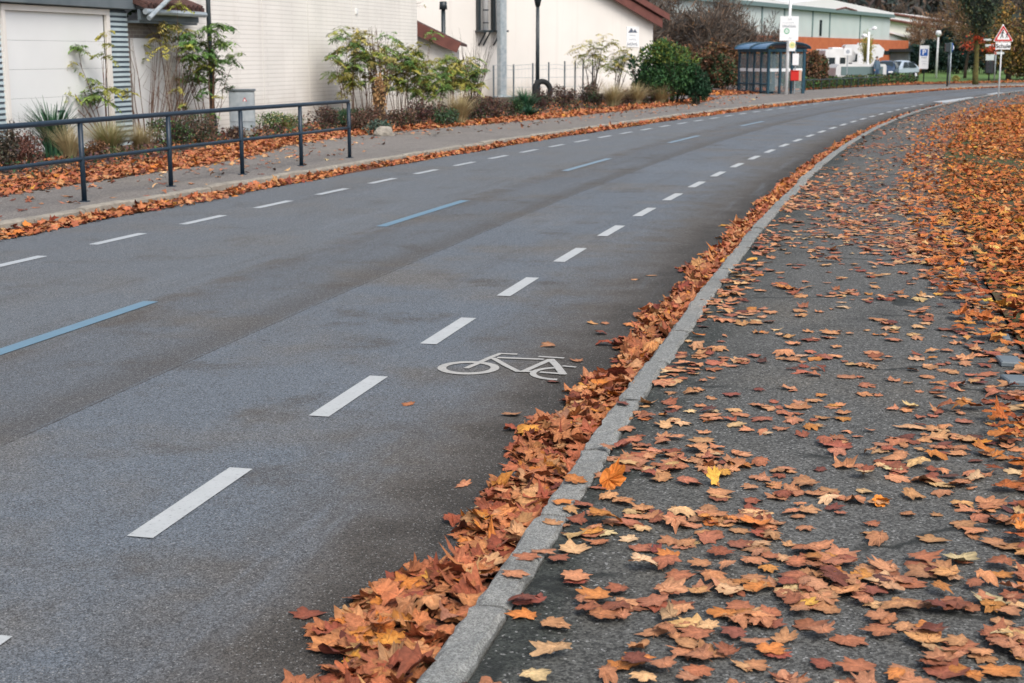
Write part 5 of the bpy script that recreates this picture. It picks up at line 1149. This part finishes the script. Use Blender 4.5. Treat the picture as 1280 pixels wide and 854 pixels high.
# person beside the motorhome
def person(px, Y, rz, label, H=1.72):
    p = at(px, 95, Y); e = None; me = bpy.data.meshes.new('person'); k = H/1.75
    J = [(0, 0, .95, .15), (0, 0, 1.15, .14), (0, 0, 1.38, .17), (0, 0, 1.5, .07), (0, -.01, 1.58, .075), (0, -.01, 1.70, .09), (.1, 0, .88, .105), (.12, -.03, .5, .075), (.12, 0, .09, .05), (.13, -.14, .04, .045), (-.1, 0, .88, .105), (-.12, .02, .5, .075), (-.13, .05, .09, .05), (-.14, -.09, .04, .045),
         (.19, 0, 1.42, .065), (.25, -.02, 1.14, .05), (.22, -.16, .95, .04), (.21, -.22, .9, .035), (-.19, 0, 1.42, .065), (-.25, 0, 1.14, .05), (-.24, -.06, .88, .04), (-.24, -.08, .8, .035)]
    E_ = [(0, 1), (1, 2), (2, 3), (3, 4), (4, 5), (0, 6), (6, 7), (7, 8), (8, 9), (0, 10), (10, 11), (11, 12), (12, 13), (2, 14), (14, 15), (15, 16), (16, 17), (2, 18), (18, 19), (19, 20), (20, 21)]
    me.from_pydata([(a*k, b*k, c*k) for a, b, c, _ in J], E_, []); o = bpy.data.objects.new('person', me); COL.objects.link(o); m1 = o.modifiers.new('skin', 'SKIN')
    for i, j in enumerate(J): me.skin_vertices[0].data[i].radius = (j[3]*k, j[3]*k)
    me.skin_vertices[0].data[0].use_root = True; m2 = o.modifiers.new('sub', 'SUBSURF'); m2.levels = m2.render_levels = 2
    dg = bpy.context.evaluated_depsgraph_get(); m3 = bpy.data.meshes.new_from_object(o.evaluated_get(dg)); o.modifiers.clear(); o.data = m3
    for nm in ('skin', 'jacket', 'denim'): m3.materials.append(M[nm])
    for f in m3.polygons: z = f.center.z/k; f.material_index = 0 if z > 1.53 or (abs(f.center.x) > .2*k and z < .93) else (1 if z > .95 else 2); f.use_smooth = True
    o.location = (p.x, Y, .11); o.rotation_euler = (0, 0, rz); tag(o, label, 'person')
    hb = bmesh.new(); bmesh.ops.create_icosphere(hb, subdivisions=3, radius=.105*k)
    for v in hb.verts: v.co = Vector((v.co.x*.95, v.co.y*1.02+.02*k, max(v.co.z, -.03*k if v.co.y > 0 else .03*k)+1.70*k))
    mh = bpy.data.meshes.new('hair'); hb.to_mesh(mh); hb.free(); mh.materials.append(M['bark']); h_ = bpy.data.objects.new('hair', mh); COL.objects.link(h_); h_.parent = o
person(1095.5, 98, .5, 'person in a grey-blue jacket and jeans standing beside the motorhome')

# ================================================================== FAR SIGNS, LAMPS
def post(name, px, Y, ytop, r, label, cat, m_='galv', zg=.1, ybase=None):
    p = at(px, 90, Y); e = empty(name, (p.x, Y, zg), 0, label, cat); zt = at(px, ytop, Y).z-zg; MB().tube([(0, 0, -.05), (0, 0, zt)], [r, r*.85], 10).build('pole', M[m_], e, smooth=True)
    def loc(x, y): q = at(x, y, Y-.1); return q.x-p.x, q.z-zg
    return e, loc
# school warning sign
e, lc = post('warning_sign', 1250, 63.7, 30.5, .034, 'red and white triangular children warning sign above a Schule plate', 'traffic sign', 'signwhite')
(xa, za), (xb, zb_), (xc, zc) = lc(1241.5, 52), lc(1267, 52), lc(1254.3, 30.5)
e.location.x += 0
def tri(s_, y0, y1, nm, m_, par):
    cx, cz = (xa+xb+xc)/3, (za+zb_+zc)/3; t = [(cx+(x-cx)*s_, cz+(z-cz)*s_) for x, z in ((xa, za), (xb, zb_), (xc, zc))]
    out = []
    for i in range(3):
        a, b_, c = Vector(t[i-1]), Vector(t[i]), Vector(t[(i+1) % 3]); r_ = .05*s_
        for u in (0, .5, 1): q = (b_+(a-b_).normalized()*r_*(1-u)+(c-b_).normalized()*r_*u)*.5+(b_+(a-b_).normalized()*r_*(1-u)+(c-b_).normalized()*r_*u)*.5; out.append(tuple(q))
    return MB().prism(out, y0, y1).build(nm, m_, par)
t1_ = tri(1.0, -.10, -.08, 'triangle_plate', M['signwhite'], e); tri(.93, -.104, -.1005, 'red_border', M['red'], t1_); tri(.66, -.108, -.1045, 'white_field', M['signwhite'], t1_)
cx, cz = (xa+xb)/2, za+.16
def fig(x, z, h, lean, nm):
    b = MB(); q = lambda a, c: (x+a*h, -.112, z+c*h); rr = .05*h
    b.tube([q(0, .5), q(lean*.1, .85)], rr*1.6, 6); b.tube([q(0, .5), q(-.18, 0)], rr, 5); b.tube([q(0, .5), q(.18, .05)], rr, 5); b.tube([q(.05, .8), q(.28, .6)], rr*.8, 5); b.tube([q(0, .8), q(-.2, .55)], rr*.8, 5)
    b.tube([(x+lean*.1*h, -.113, z+.92*h), (x+lean*.12*h, -.113, z+1.08*h)], rr*1.9, 8); b.build(nm, M['ink'], t1_)
fig(cx-.08, cz-.02, .34, 1, 'adult_figure'); fig(cx+.13, cz-.02, .25, 1, 'child_figure')
x0, z1 = lc(1245, 53); x1, z0 = lc(1263, 62); MB().box(x0, x1, -.10, -.08, z0, z1, bev=.008).build('text_plate', M['signwhite'], e)
textobj('Schule', (z1-z0)*.80, M['ink'], e, ((x0+x1)/2, -.106, (z0+z1)/2-.01), sx=1.0, bold=.004)
# parking sign
e, lc = post('parking_sign', 1155, 95, 57, .04, 'tall white and blue parking board on a dark post beside the lawn', 'traffic sign', 'dark')
x0, z1 = lc(1150, 57); x1, z0 = lc(1160, 86.5); MB().box(x0, x1, -.12, -.08, z0, z1, bev=.02).build('board', M['signwhite'], e); xa_, za_ = lc(1150.6, 61.5); xb_, zb2 = lc(1159.4, 70)
MB().box(xa_, xb_, -.126, -.1205, zb2, za_).build('blue_field', M['blue'], e); textobj('P', (za_-zb2)*1.1, M['signwhite'], e, ((xa_+xb_)/2, -.13, (za_+zb2)/2), bold=.008)
barline(1152, 1158.5, 71, 73, lc, e, M['inkgrey'], 4, dy=-.126, seed=3); barline(1152, 1158, 76, 77.3, lc, e, M['inkpale'], 5, dy=-.126, seed=4); barline(1152, 1158, 79, 80.3, lc, e, M['inkpale'], 5, dy=-.126, seed=5)
p = at(1144.5, 95, 99); MBo = MB().tube([(0, 0, 0), (0, 0, .62), (0, 0, .66)], [.06, .06, .03], 8).build('bollard', M['signwhite'], smooth=True); MBo.location = (p.x, 99, .12); tag(MBo, 'small white bollard left of the parking board post', 'bollard')
for (px, Y, yt, lab, arm) in ((1170.5, 118, 46, 'white street lamp behind the parking board', 0), (1084, 100, 40, 'white street lamp in front of the motorhomes', -1), (1211, 170, 2, 'distant pale lamp mast left of the dark conifer', 0), (1168, 140, 8, 'tall thin lamp mast beyond the lawn', 0)):
    if px == 1168: continue
    e, lc = post('street_lamp', px, Y, yt, .09 if Y < 150 else .14, lab, 'street lamp', 'signwhite'); zt = at(px, yt, Y).z-.1
    if arm == 0: MB().tube([(0, 0, zt), (0, 0, zt+.25), (0, 0, zt+.5)], [.12, .26, .16], 10).build('lamp_head', M['signwhite'], e, smooth=True)
    else:
        for dx, hh in ((.35, .15), (-.3, -.35)): MB().tube([(0, 0, zt+hh), (dx, 0, zt+hh+.1)], .04, 6).build('arm', M['signwhite'], e); MB().tube([(dx, 0, zt+hh), (dx, 0, zt+hh+.22)], [.22, .12], 10).build('lamp_head', M['signwhite'], e, smooth=True)
p = at(1059.5, 70, 97); e = empty('notice_board', (p.x, 97, .1), 0, 'white notice board with round mark on a thin post before the motorhomes', 'sign')
zt = at(1059, 60, 97).z; zz = at(1059, 69.5, 97).z; MB().tube([(0, 0, 0), (0, 0, zz)], .035, 6).build('pole', M['galv'], e); MB().box(-.26, .26, -.05, 0, zz-.1, zt-.1, bev=.01).build('board', M['signwhite'], e); disc(0, (zt+zz)/2-.1, .13, -.056, -.051, 'round_mark', M['inkpale'], e)
# sign seen from the side with dark pole
e, lc = post('round_sign', 1187.5, 90, 62, .04, 'round blue traffic sign seen edge-on behind the dark pole', 'traffic sign'); x0, z1 = lc(1189, 54); x1, z0 = lc(1189, 65.5)
MB().prism([(.28*math.cos(2*PI*k/20)-.10, (z0+z1)/2+.30*math.sin(2*PI*k/20)) for k in range(20)], -.03, .0, axis='x').build('plate', M['blue'], e); disc(x0, (z0+z1)/2, .2, -.1, -.07, 'plate', M['signwhite'], e)
e, lc = post('signal_post', 1184.8, 86.5, 56, .055, 'dark green signal post with narrow backed signal box near the kerb', 'traffic signal', 'dark'); x0, z1 = lc(1182.5, 54); x1, z0 = lc(1187.5, 65)
MB().box(x0, x1, -.12, .1, z0, z1, bev=.02).build('signal_box', M['dark'], e); MB().box(x1, x1+.08, -.16, .14, z0-.05, z1+.05).build('back_board', M['joint'], e)
e, lc = post('traffic_light', 1236.5, 98, 68, .05, 'black traffic light with pale plate on top right of the mossy tree', 'traffic light', 'dark'); x0, z1 = lc(1233, 76.5); x1, z0 = lc(1241, 92)
MB().box(x0, x1, -.2, .1, z0, z1, bev=.03).build('signal_head', M['ink'], e)
for i in range(3): zc_ = z0+(z1-z0)*(i+.5)/3; disc((x0+x1)/2, zc_, .11, -.215, -.201, 'lens', M['glass'], e)
xp, zp1 = lc(1233, 68); xq, zp0 = lc(1243, 75.5); MB().box(xp, xq, -.05, 0, zp0, zp1).build('plate', M['palegreen'], e)
e, lc = post('direction_sign', 1243.5, 100, 55, .045, 'grey post with two white direction arms behind the school sign', 'signpost')
for (xa2, ya2, xb2, yb2) in ((1232, 55.5, 1243, 58.5), (1243, 65, 1256, 68), (1230, 48.5, 1240, 51)):
    a, z1 = lc(xa2, ya2); c, z0 = lc(xb2, yb2); MB().prism([(a, z0), (c-.08, z0), (c, (z0+z1)/2), (c-.08, z1), (a, z1)], -.08, -.03).build('arm_plate', M['palegreen'], e)

# ================================================================== TREES AND WOOD
def gloc(px, Y, z=.1): return (at(px, 80, Y).x, Y, z)
WD = [(.13, .10, .08), (.10, .085, .07), (.15, .10, .07), (.09, .085, .08)]
OR = [(.26, .12, .045), (.2, .10, .04), (.3, .16, .06), (.14, .08, .04)]
proto = []
for i in range(5):
    t = bare_tree((0, 0, .05), [9, 10.5, 8, 11, 9.5][i], [.13, .16, .11, .17, .14][i], 200+i, 'x', cols=WD, ntw=1500, tl=.6, tw=.009, leafcols=OR, nleaf=[0, 150, 60, 260, 30][i], leafsize=.13, trunk=.3, spread=.8)
    proto.append(t)
spots = [(822, 84), (834, 92), (846, 86), (858, 97), (866, 84), (878, 92), (890, 86), (899, 98), (910, 88), (921, 96), (932, 88), (944, 95), (955, 100), (967, 98), (826, 104), (850, 108), (874, 110), (903, 108), (812, 96), (800, 104)]
rs = np.random.RandomState(3)
for i, (px, Y) in enumerate(spots):
    o = proto[i] if i < 5 else copy_tree(proto[rs.randint(0, 5)])
    o.location = gloc(px, Y, .05); o.rotation_euler = (0, 0, rs.uniform(0, 6)); k_ = rs.uniform(.8, 1.15)*(.75 if px > 925 else 1); o.scale = (k_,)*3
    tag(o, 'leafless brown tree in the wood between the leafy bush and the bus shelter', 'tree', 'bare trees behind the bus shelter')
# brown and green undergrowth along the wood edge
UG = [(.16, .075, .04), (.12, .06, .035), (.20, .10, .045), (.05, .07, .03), (.08, .05, .035)]
for i, (px, Y, wp, yt, cols, lab) in enumerate([(838, 80, 60, 42, UG, 'russet undergrowth behind the big round bush'), (880, 79, 56, 52, UG, 'russet and brown shrub to the right of the big round bush'), (906, 78, 40, 62, UG+DKGREEN, 'brown and dark green shrub left of the bus shelter'),
      (925, 80, 44, 50, UG, 'orange brown hedge behind the left part of the bus shelter'), (958, 81, 50, 46, UG+DKGREEN[:1], 'rusty hedge behind the middle of the bus shelter'), (1012, 79, 36, 56, UG, 'brown shrub right of the bus shelter'), (1022, 81, 34, 66, UG+DKGREEN[:1], 'lower brown shrub before the left motorhome'), (990, 82, 40, 50, UG, 'brown hedge behind the stop mast'),
      (895, 82, 60, 40, UG+[(.25, .13, .05)], 'tall rusty thicket below the bare trees')]):
    bush(px, 110, Y, wp, yt, cols, lab, 300+i, leaf=.17, n=5200, z=.1, shell=.35)
# far trees on the right
bare_tree(gloc(1160, 158), 13, .19, 230, 'broad bare brown tree behind the parking board', cols=[(.15, .09, .06), (.2, .12, .07)], ntw=1500, tl=.9, tw=.014, leafcols=OR, nleaf=700, leafsize=.2, trunk=.28, spread=1.0)
bare_tree(gloc(1188, 162), 12.5, .2, 231, 'wide bare brown tree left of the dark conifer', cols=[(.17, .10, .06), (.22, .13, .07)], ntw=1500, tl=.9, tw=.014, leafcols=OR+[(.28, .2, .07)], nleaf=1000, leafsize=.2, trunk=.28, spread=1.0)
bare_tree(gloc(1128, 235), 13, .2, 232, 'distant brown tree above the roof of the far hall', cols=WD, ntw=3000, tl=1.1, tw=.03, leafcols=OR, nleaf=500, leafsize=.25)
bare_tree(gloc(1088, 102), 4.9, .05, 233, 'slim yellow-leaved young tree beside the white street lamp', cols=YG, ntw=300, tl=.4, tw=.01, leafcols=[(.4, .34, .08), (.34, .32, .09)], nleaf=900, leafsize=.14, spread=.45, up=1.2, levels=3)
bare_tree(gloc(1207, 118), 11, .15, 234, 'brown tree with thinning leaves above the round sign', cols=[(.16, .10, .06)], ntw=1400, tl=.8, tw=.014, leafcols=[(.26, .17, .06), (.18, .13, .05)], nleaf=1200, leafsize=.2, spread=.85)
# mossy tree with red leaves low on the trunk
t = bare_tree(gloc(1221, 92), 9.5, .21, 235, 'tree with yellow-green mossy trunk and dark crown beside the traffic light', cols=[(.05, .06, .05)], m='barkgreen', ntw=2400, tl=.7, tw=.016, leafcols=[(.03, .06, .035), (.05, .08, .04), (.10, .10, .04)], nleaf=5200, leafsize=.17, trunk=.4, spread=.5, up=1.)
rs = np.random.RandomState(8); P, d = cloud_pts(rs, [(-.75, 0, 2.4, .6, .6, .5), (.8, -.1, 2.2, .8, .6, .45), (-.1, -.2, 2.9, .9, .6, .5), (1.3, 0, 2.5, .5, .5, .4)], 420, .1); P = P@np.array(Matrix.Rotation(-t.rotation_euler.z, 3, 'Z')).T
leaf_faces(rs, P, .15, .7, rpal(rs, [(.45, .05, .02), (.35, .06, .03), (.5, .1, .03)], 420), 'red_foliage', M['fol'], t)
# autumn tree at the right edge
t = bare_tree(gloc(1262, 108), 12, .22, 236, 'large olive and orange tree at the right edge behind the school sign', cols=BROWN, ntw=2500, tl=.8, tw=.018, leafcols=[(.16, .11, .03), (.10, .10, .03), (.24, .14, .04), (.07, .08, .03), (.32, .18, .04)], nleaf=13000, leafsize=.22, trunk=.22, spread=.95, up=.1, sag=.1)
t = bare_tree(gloc(1300, 112), 12, .22, 237, 'second olive tree cut by the right edge of the view', cols=BROWN, ntw=2500, tl=.8, tw=.018, leafcols=[(.10, .10, .03), (.20, .13, .04), (.07, .08, .03)], nleaf=13000, leafsize=.22, trunk=.22, spread=.95, up=.1)
DT = [(.012, .035, .03), (.018, .05, .035), (.01, .025, .025), (.03, .05, .03)]
for i, (px, Y, wp, yt, lab) in enumerate([(1146, 150, 36, 55, 'dark green hedge tree right of the orange hall'), (1168, 152, 44, 48, 'dark evergreen behind the white street lamp'), (1196, 146, 46, 42, 'dark evergreen behind the round sign'), (1222, 150, 40, 6, 'tall dark conifer behind the mossy tree'), (1240, 143, 46, 46, 'dark evergreen behind the traffic light'), (1268, 144, 50, 40, 'dark evergreen behind the school sign'), (1300, 146, 60, 30, 'dark evergreen beyond the right edge'), (1183, 158, 40, 30, 'dark green tree above the lawn hedge')]):
    bush(px, 95, Y, wp, yt, DT, lab, 330+i, leaf=.32, n=7000, z=.1, name='evergreen_tree', shell=.6, cat='tree')
for i, (px, Y, wp, yt, cols, lab) in enumerate([(1143, 128, 22, 80, OR, 'orange shrub right of the two cars'), (1195, 104, 9, 94.5, [(.45, .38, .12), (.35, .3, .1)], 'small yellow shrub on the lawn near the dark post'), (1262, 128, 14, 86, OR+UG, 'small rusty shrub on the lawn behind the school sign'), (1275, 126, 12, 92, [(.5, .42, .3), (.4, .35, .25)], 'pale shrub at the right end of the lawn')]):
    bush(px, 95, Y, wp, yt, cols, lab, 350+i, leaf=.16, n=1400, z=.12)
# wooded hill
hb = MB(); nx, ny = 60, 24; vs = []
for j in range(ny+1):
    for i in range(nx+1):
        x = -500+i*1300/nx; y = 235+j*30; t_ = j/ny; vs.append((x, y, -1+75*math.sin(min(t_*1.6, 1.57))*(1+.15*math.sin(x*.008+1))+4*noise.noise(Vector((x*.01, y*.01, 0)))))
hb.add(vs, [(j*(nx+1)+i, j*(nx+1)+i+1, (j+1)*(nx+1)+i+1, (j+1)*(nx+1)+i) for j in range(ny) for i in range(nx)]); o = hb.build('hill', M['hill'], smooth=True); o['kind'] = 'structure'
rs = np.random.RandomState(9); n = 26000; xx = rs.uniform(-60, 330, n); yy_ = rs.uniform(238, 330, n); t_ = (yy_-235)/720
zz = -1+75*np.sin(np.minimum(t_*1.6, 1.57)); tree_h = 7+3*np.sin(xx*.31)*np.cos(yy_*.23); P = np.stack([xx, yy_, zz+rs.rand(n)**.6*tree_h], 1)
cc = rpal(rs, [(.05, .05, .045), (.075, .055, .045), (.10, .065, .045), (.03, .045, .04)], n, .25); q = np.sin(xx*.045+1.2) > .6; cc[q] = rpal(rs, [(.018, .04, .05), (.025, .05, .05)], q.sum(), .2)
o = leaf_faces(rs, P, 2.4, .45, cc, 'far_wood', M['fol'], None); tag(o, 'brown and dark green wood covering the hill in the distance', 'wood', kind='stuff')
# low ground cover that fills the planting bed between the shrubs
rs = np.random.RandomState(31); N = 16000
p, nn, s_ = along(BE, 13, 56, rs, N); u = rs.uniform(.9, 7, N)*np.interp(p[:, 1], [13, 56], [.8, .8]); pos = p-nn*u[:, None]
q = np.array([noise.noise(Vector((a*.5, b_*.35, 2.))) for a, b_ in pos]); kd = (pos-np.array(FA.o))@np.array((FA.d.y, -FA.d.x)); k_ = (q > -.12) & ((kd > .15) | (pos[:, 1] > 47)); pos, q = pos[k_], q[k_]; n = len(pos)
P = np.concatenate([pos, (.13+rs.rand(n)*np.clip(.10+q*.5, .05, .4))[:, None]], 1); cc = rpal(rs, MAROON+BROWN+DKGREEN+[(.16, .12, .07)], n, .3)
o = leaf_faces(rs, P, .085, .5, cc, 'ground_cover', M['fol'], None); tag(o, 'low mixed brown and green ground cover filling the planting bed', 'ground cover', kind='stuff')
N = 5000; p, nn, s_ = along(BE, 13, 58, rs, N); u = rs.uniform(.8, 5, N)
pos = p-nn*u[:, None]; kd = (pos-np.array(FA.o))@np.array((FA.d.y, -FA.d.x)); pos = pos[(kd > .1) | (pos[:, 1] > 47)]; n = len(pos)
leaves('bed_leaves', pos, np.full(n, .125), lsz(rs, n, .06), np.full(n, .3), 'warm', 'fallen leaves lying between the shrubs of the planting bed', 44, lods=(1, 30))
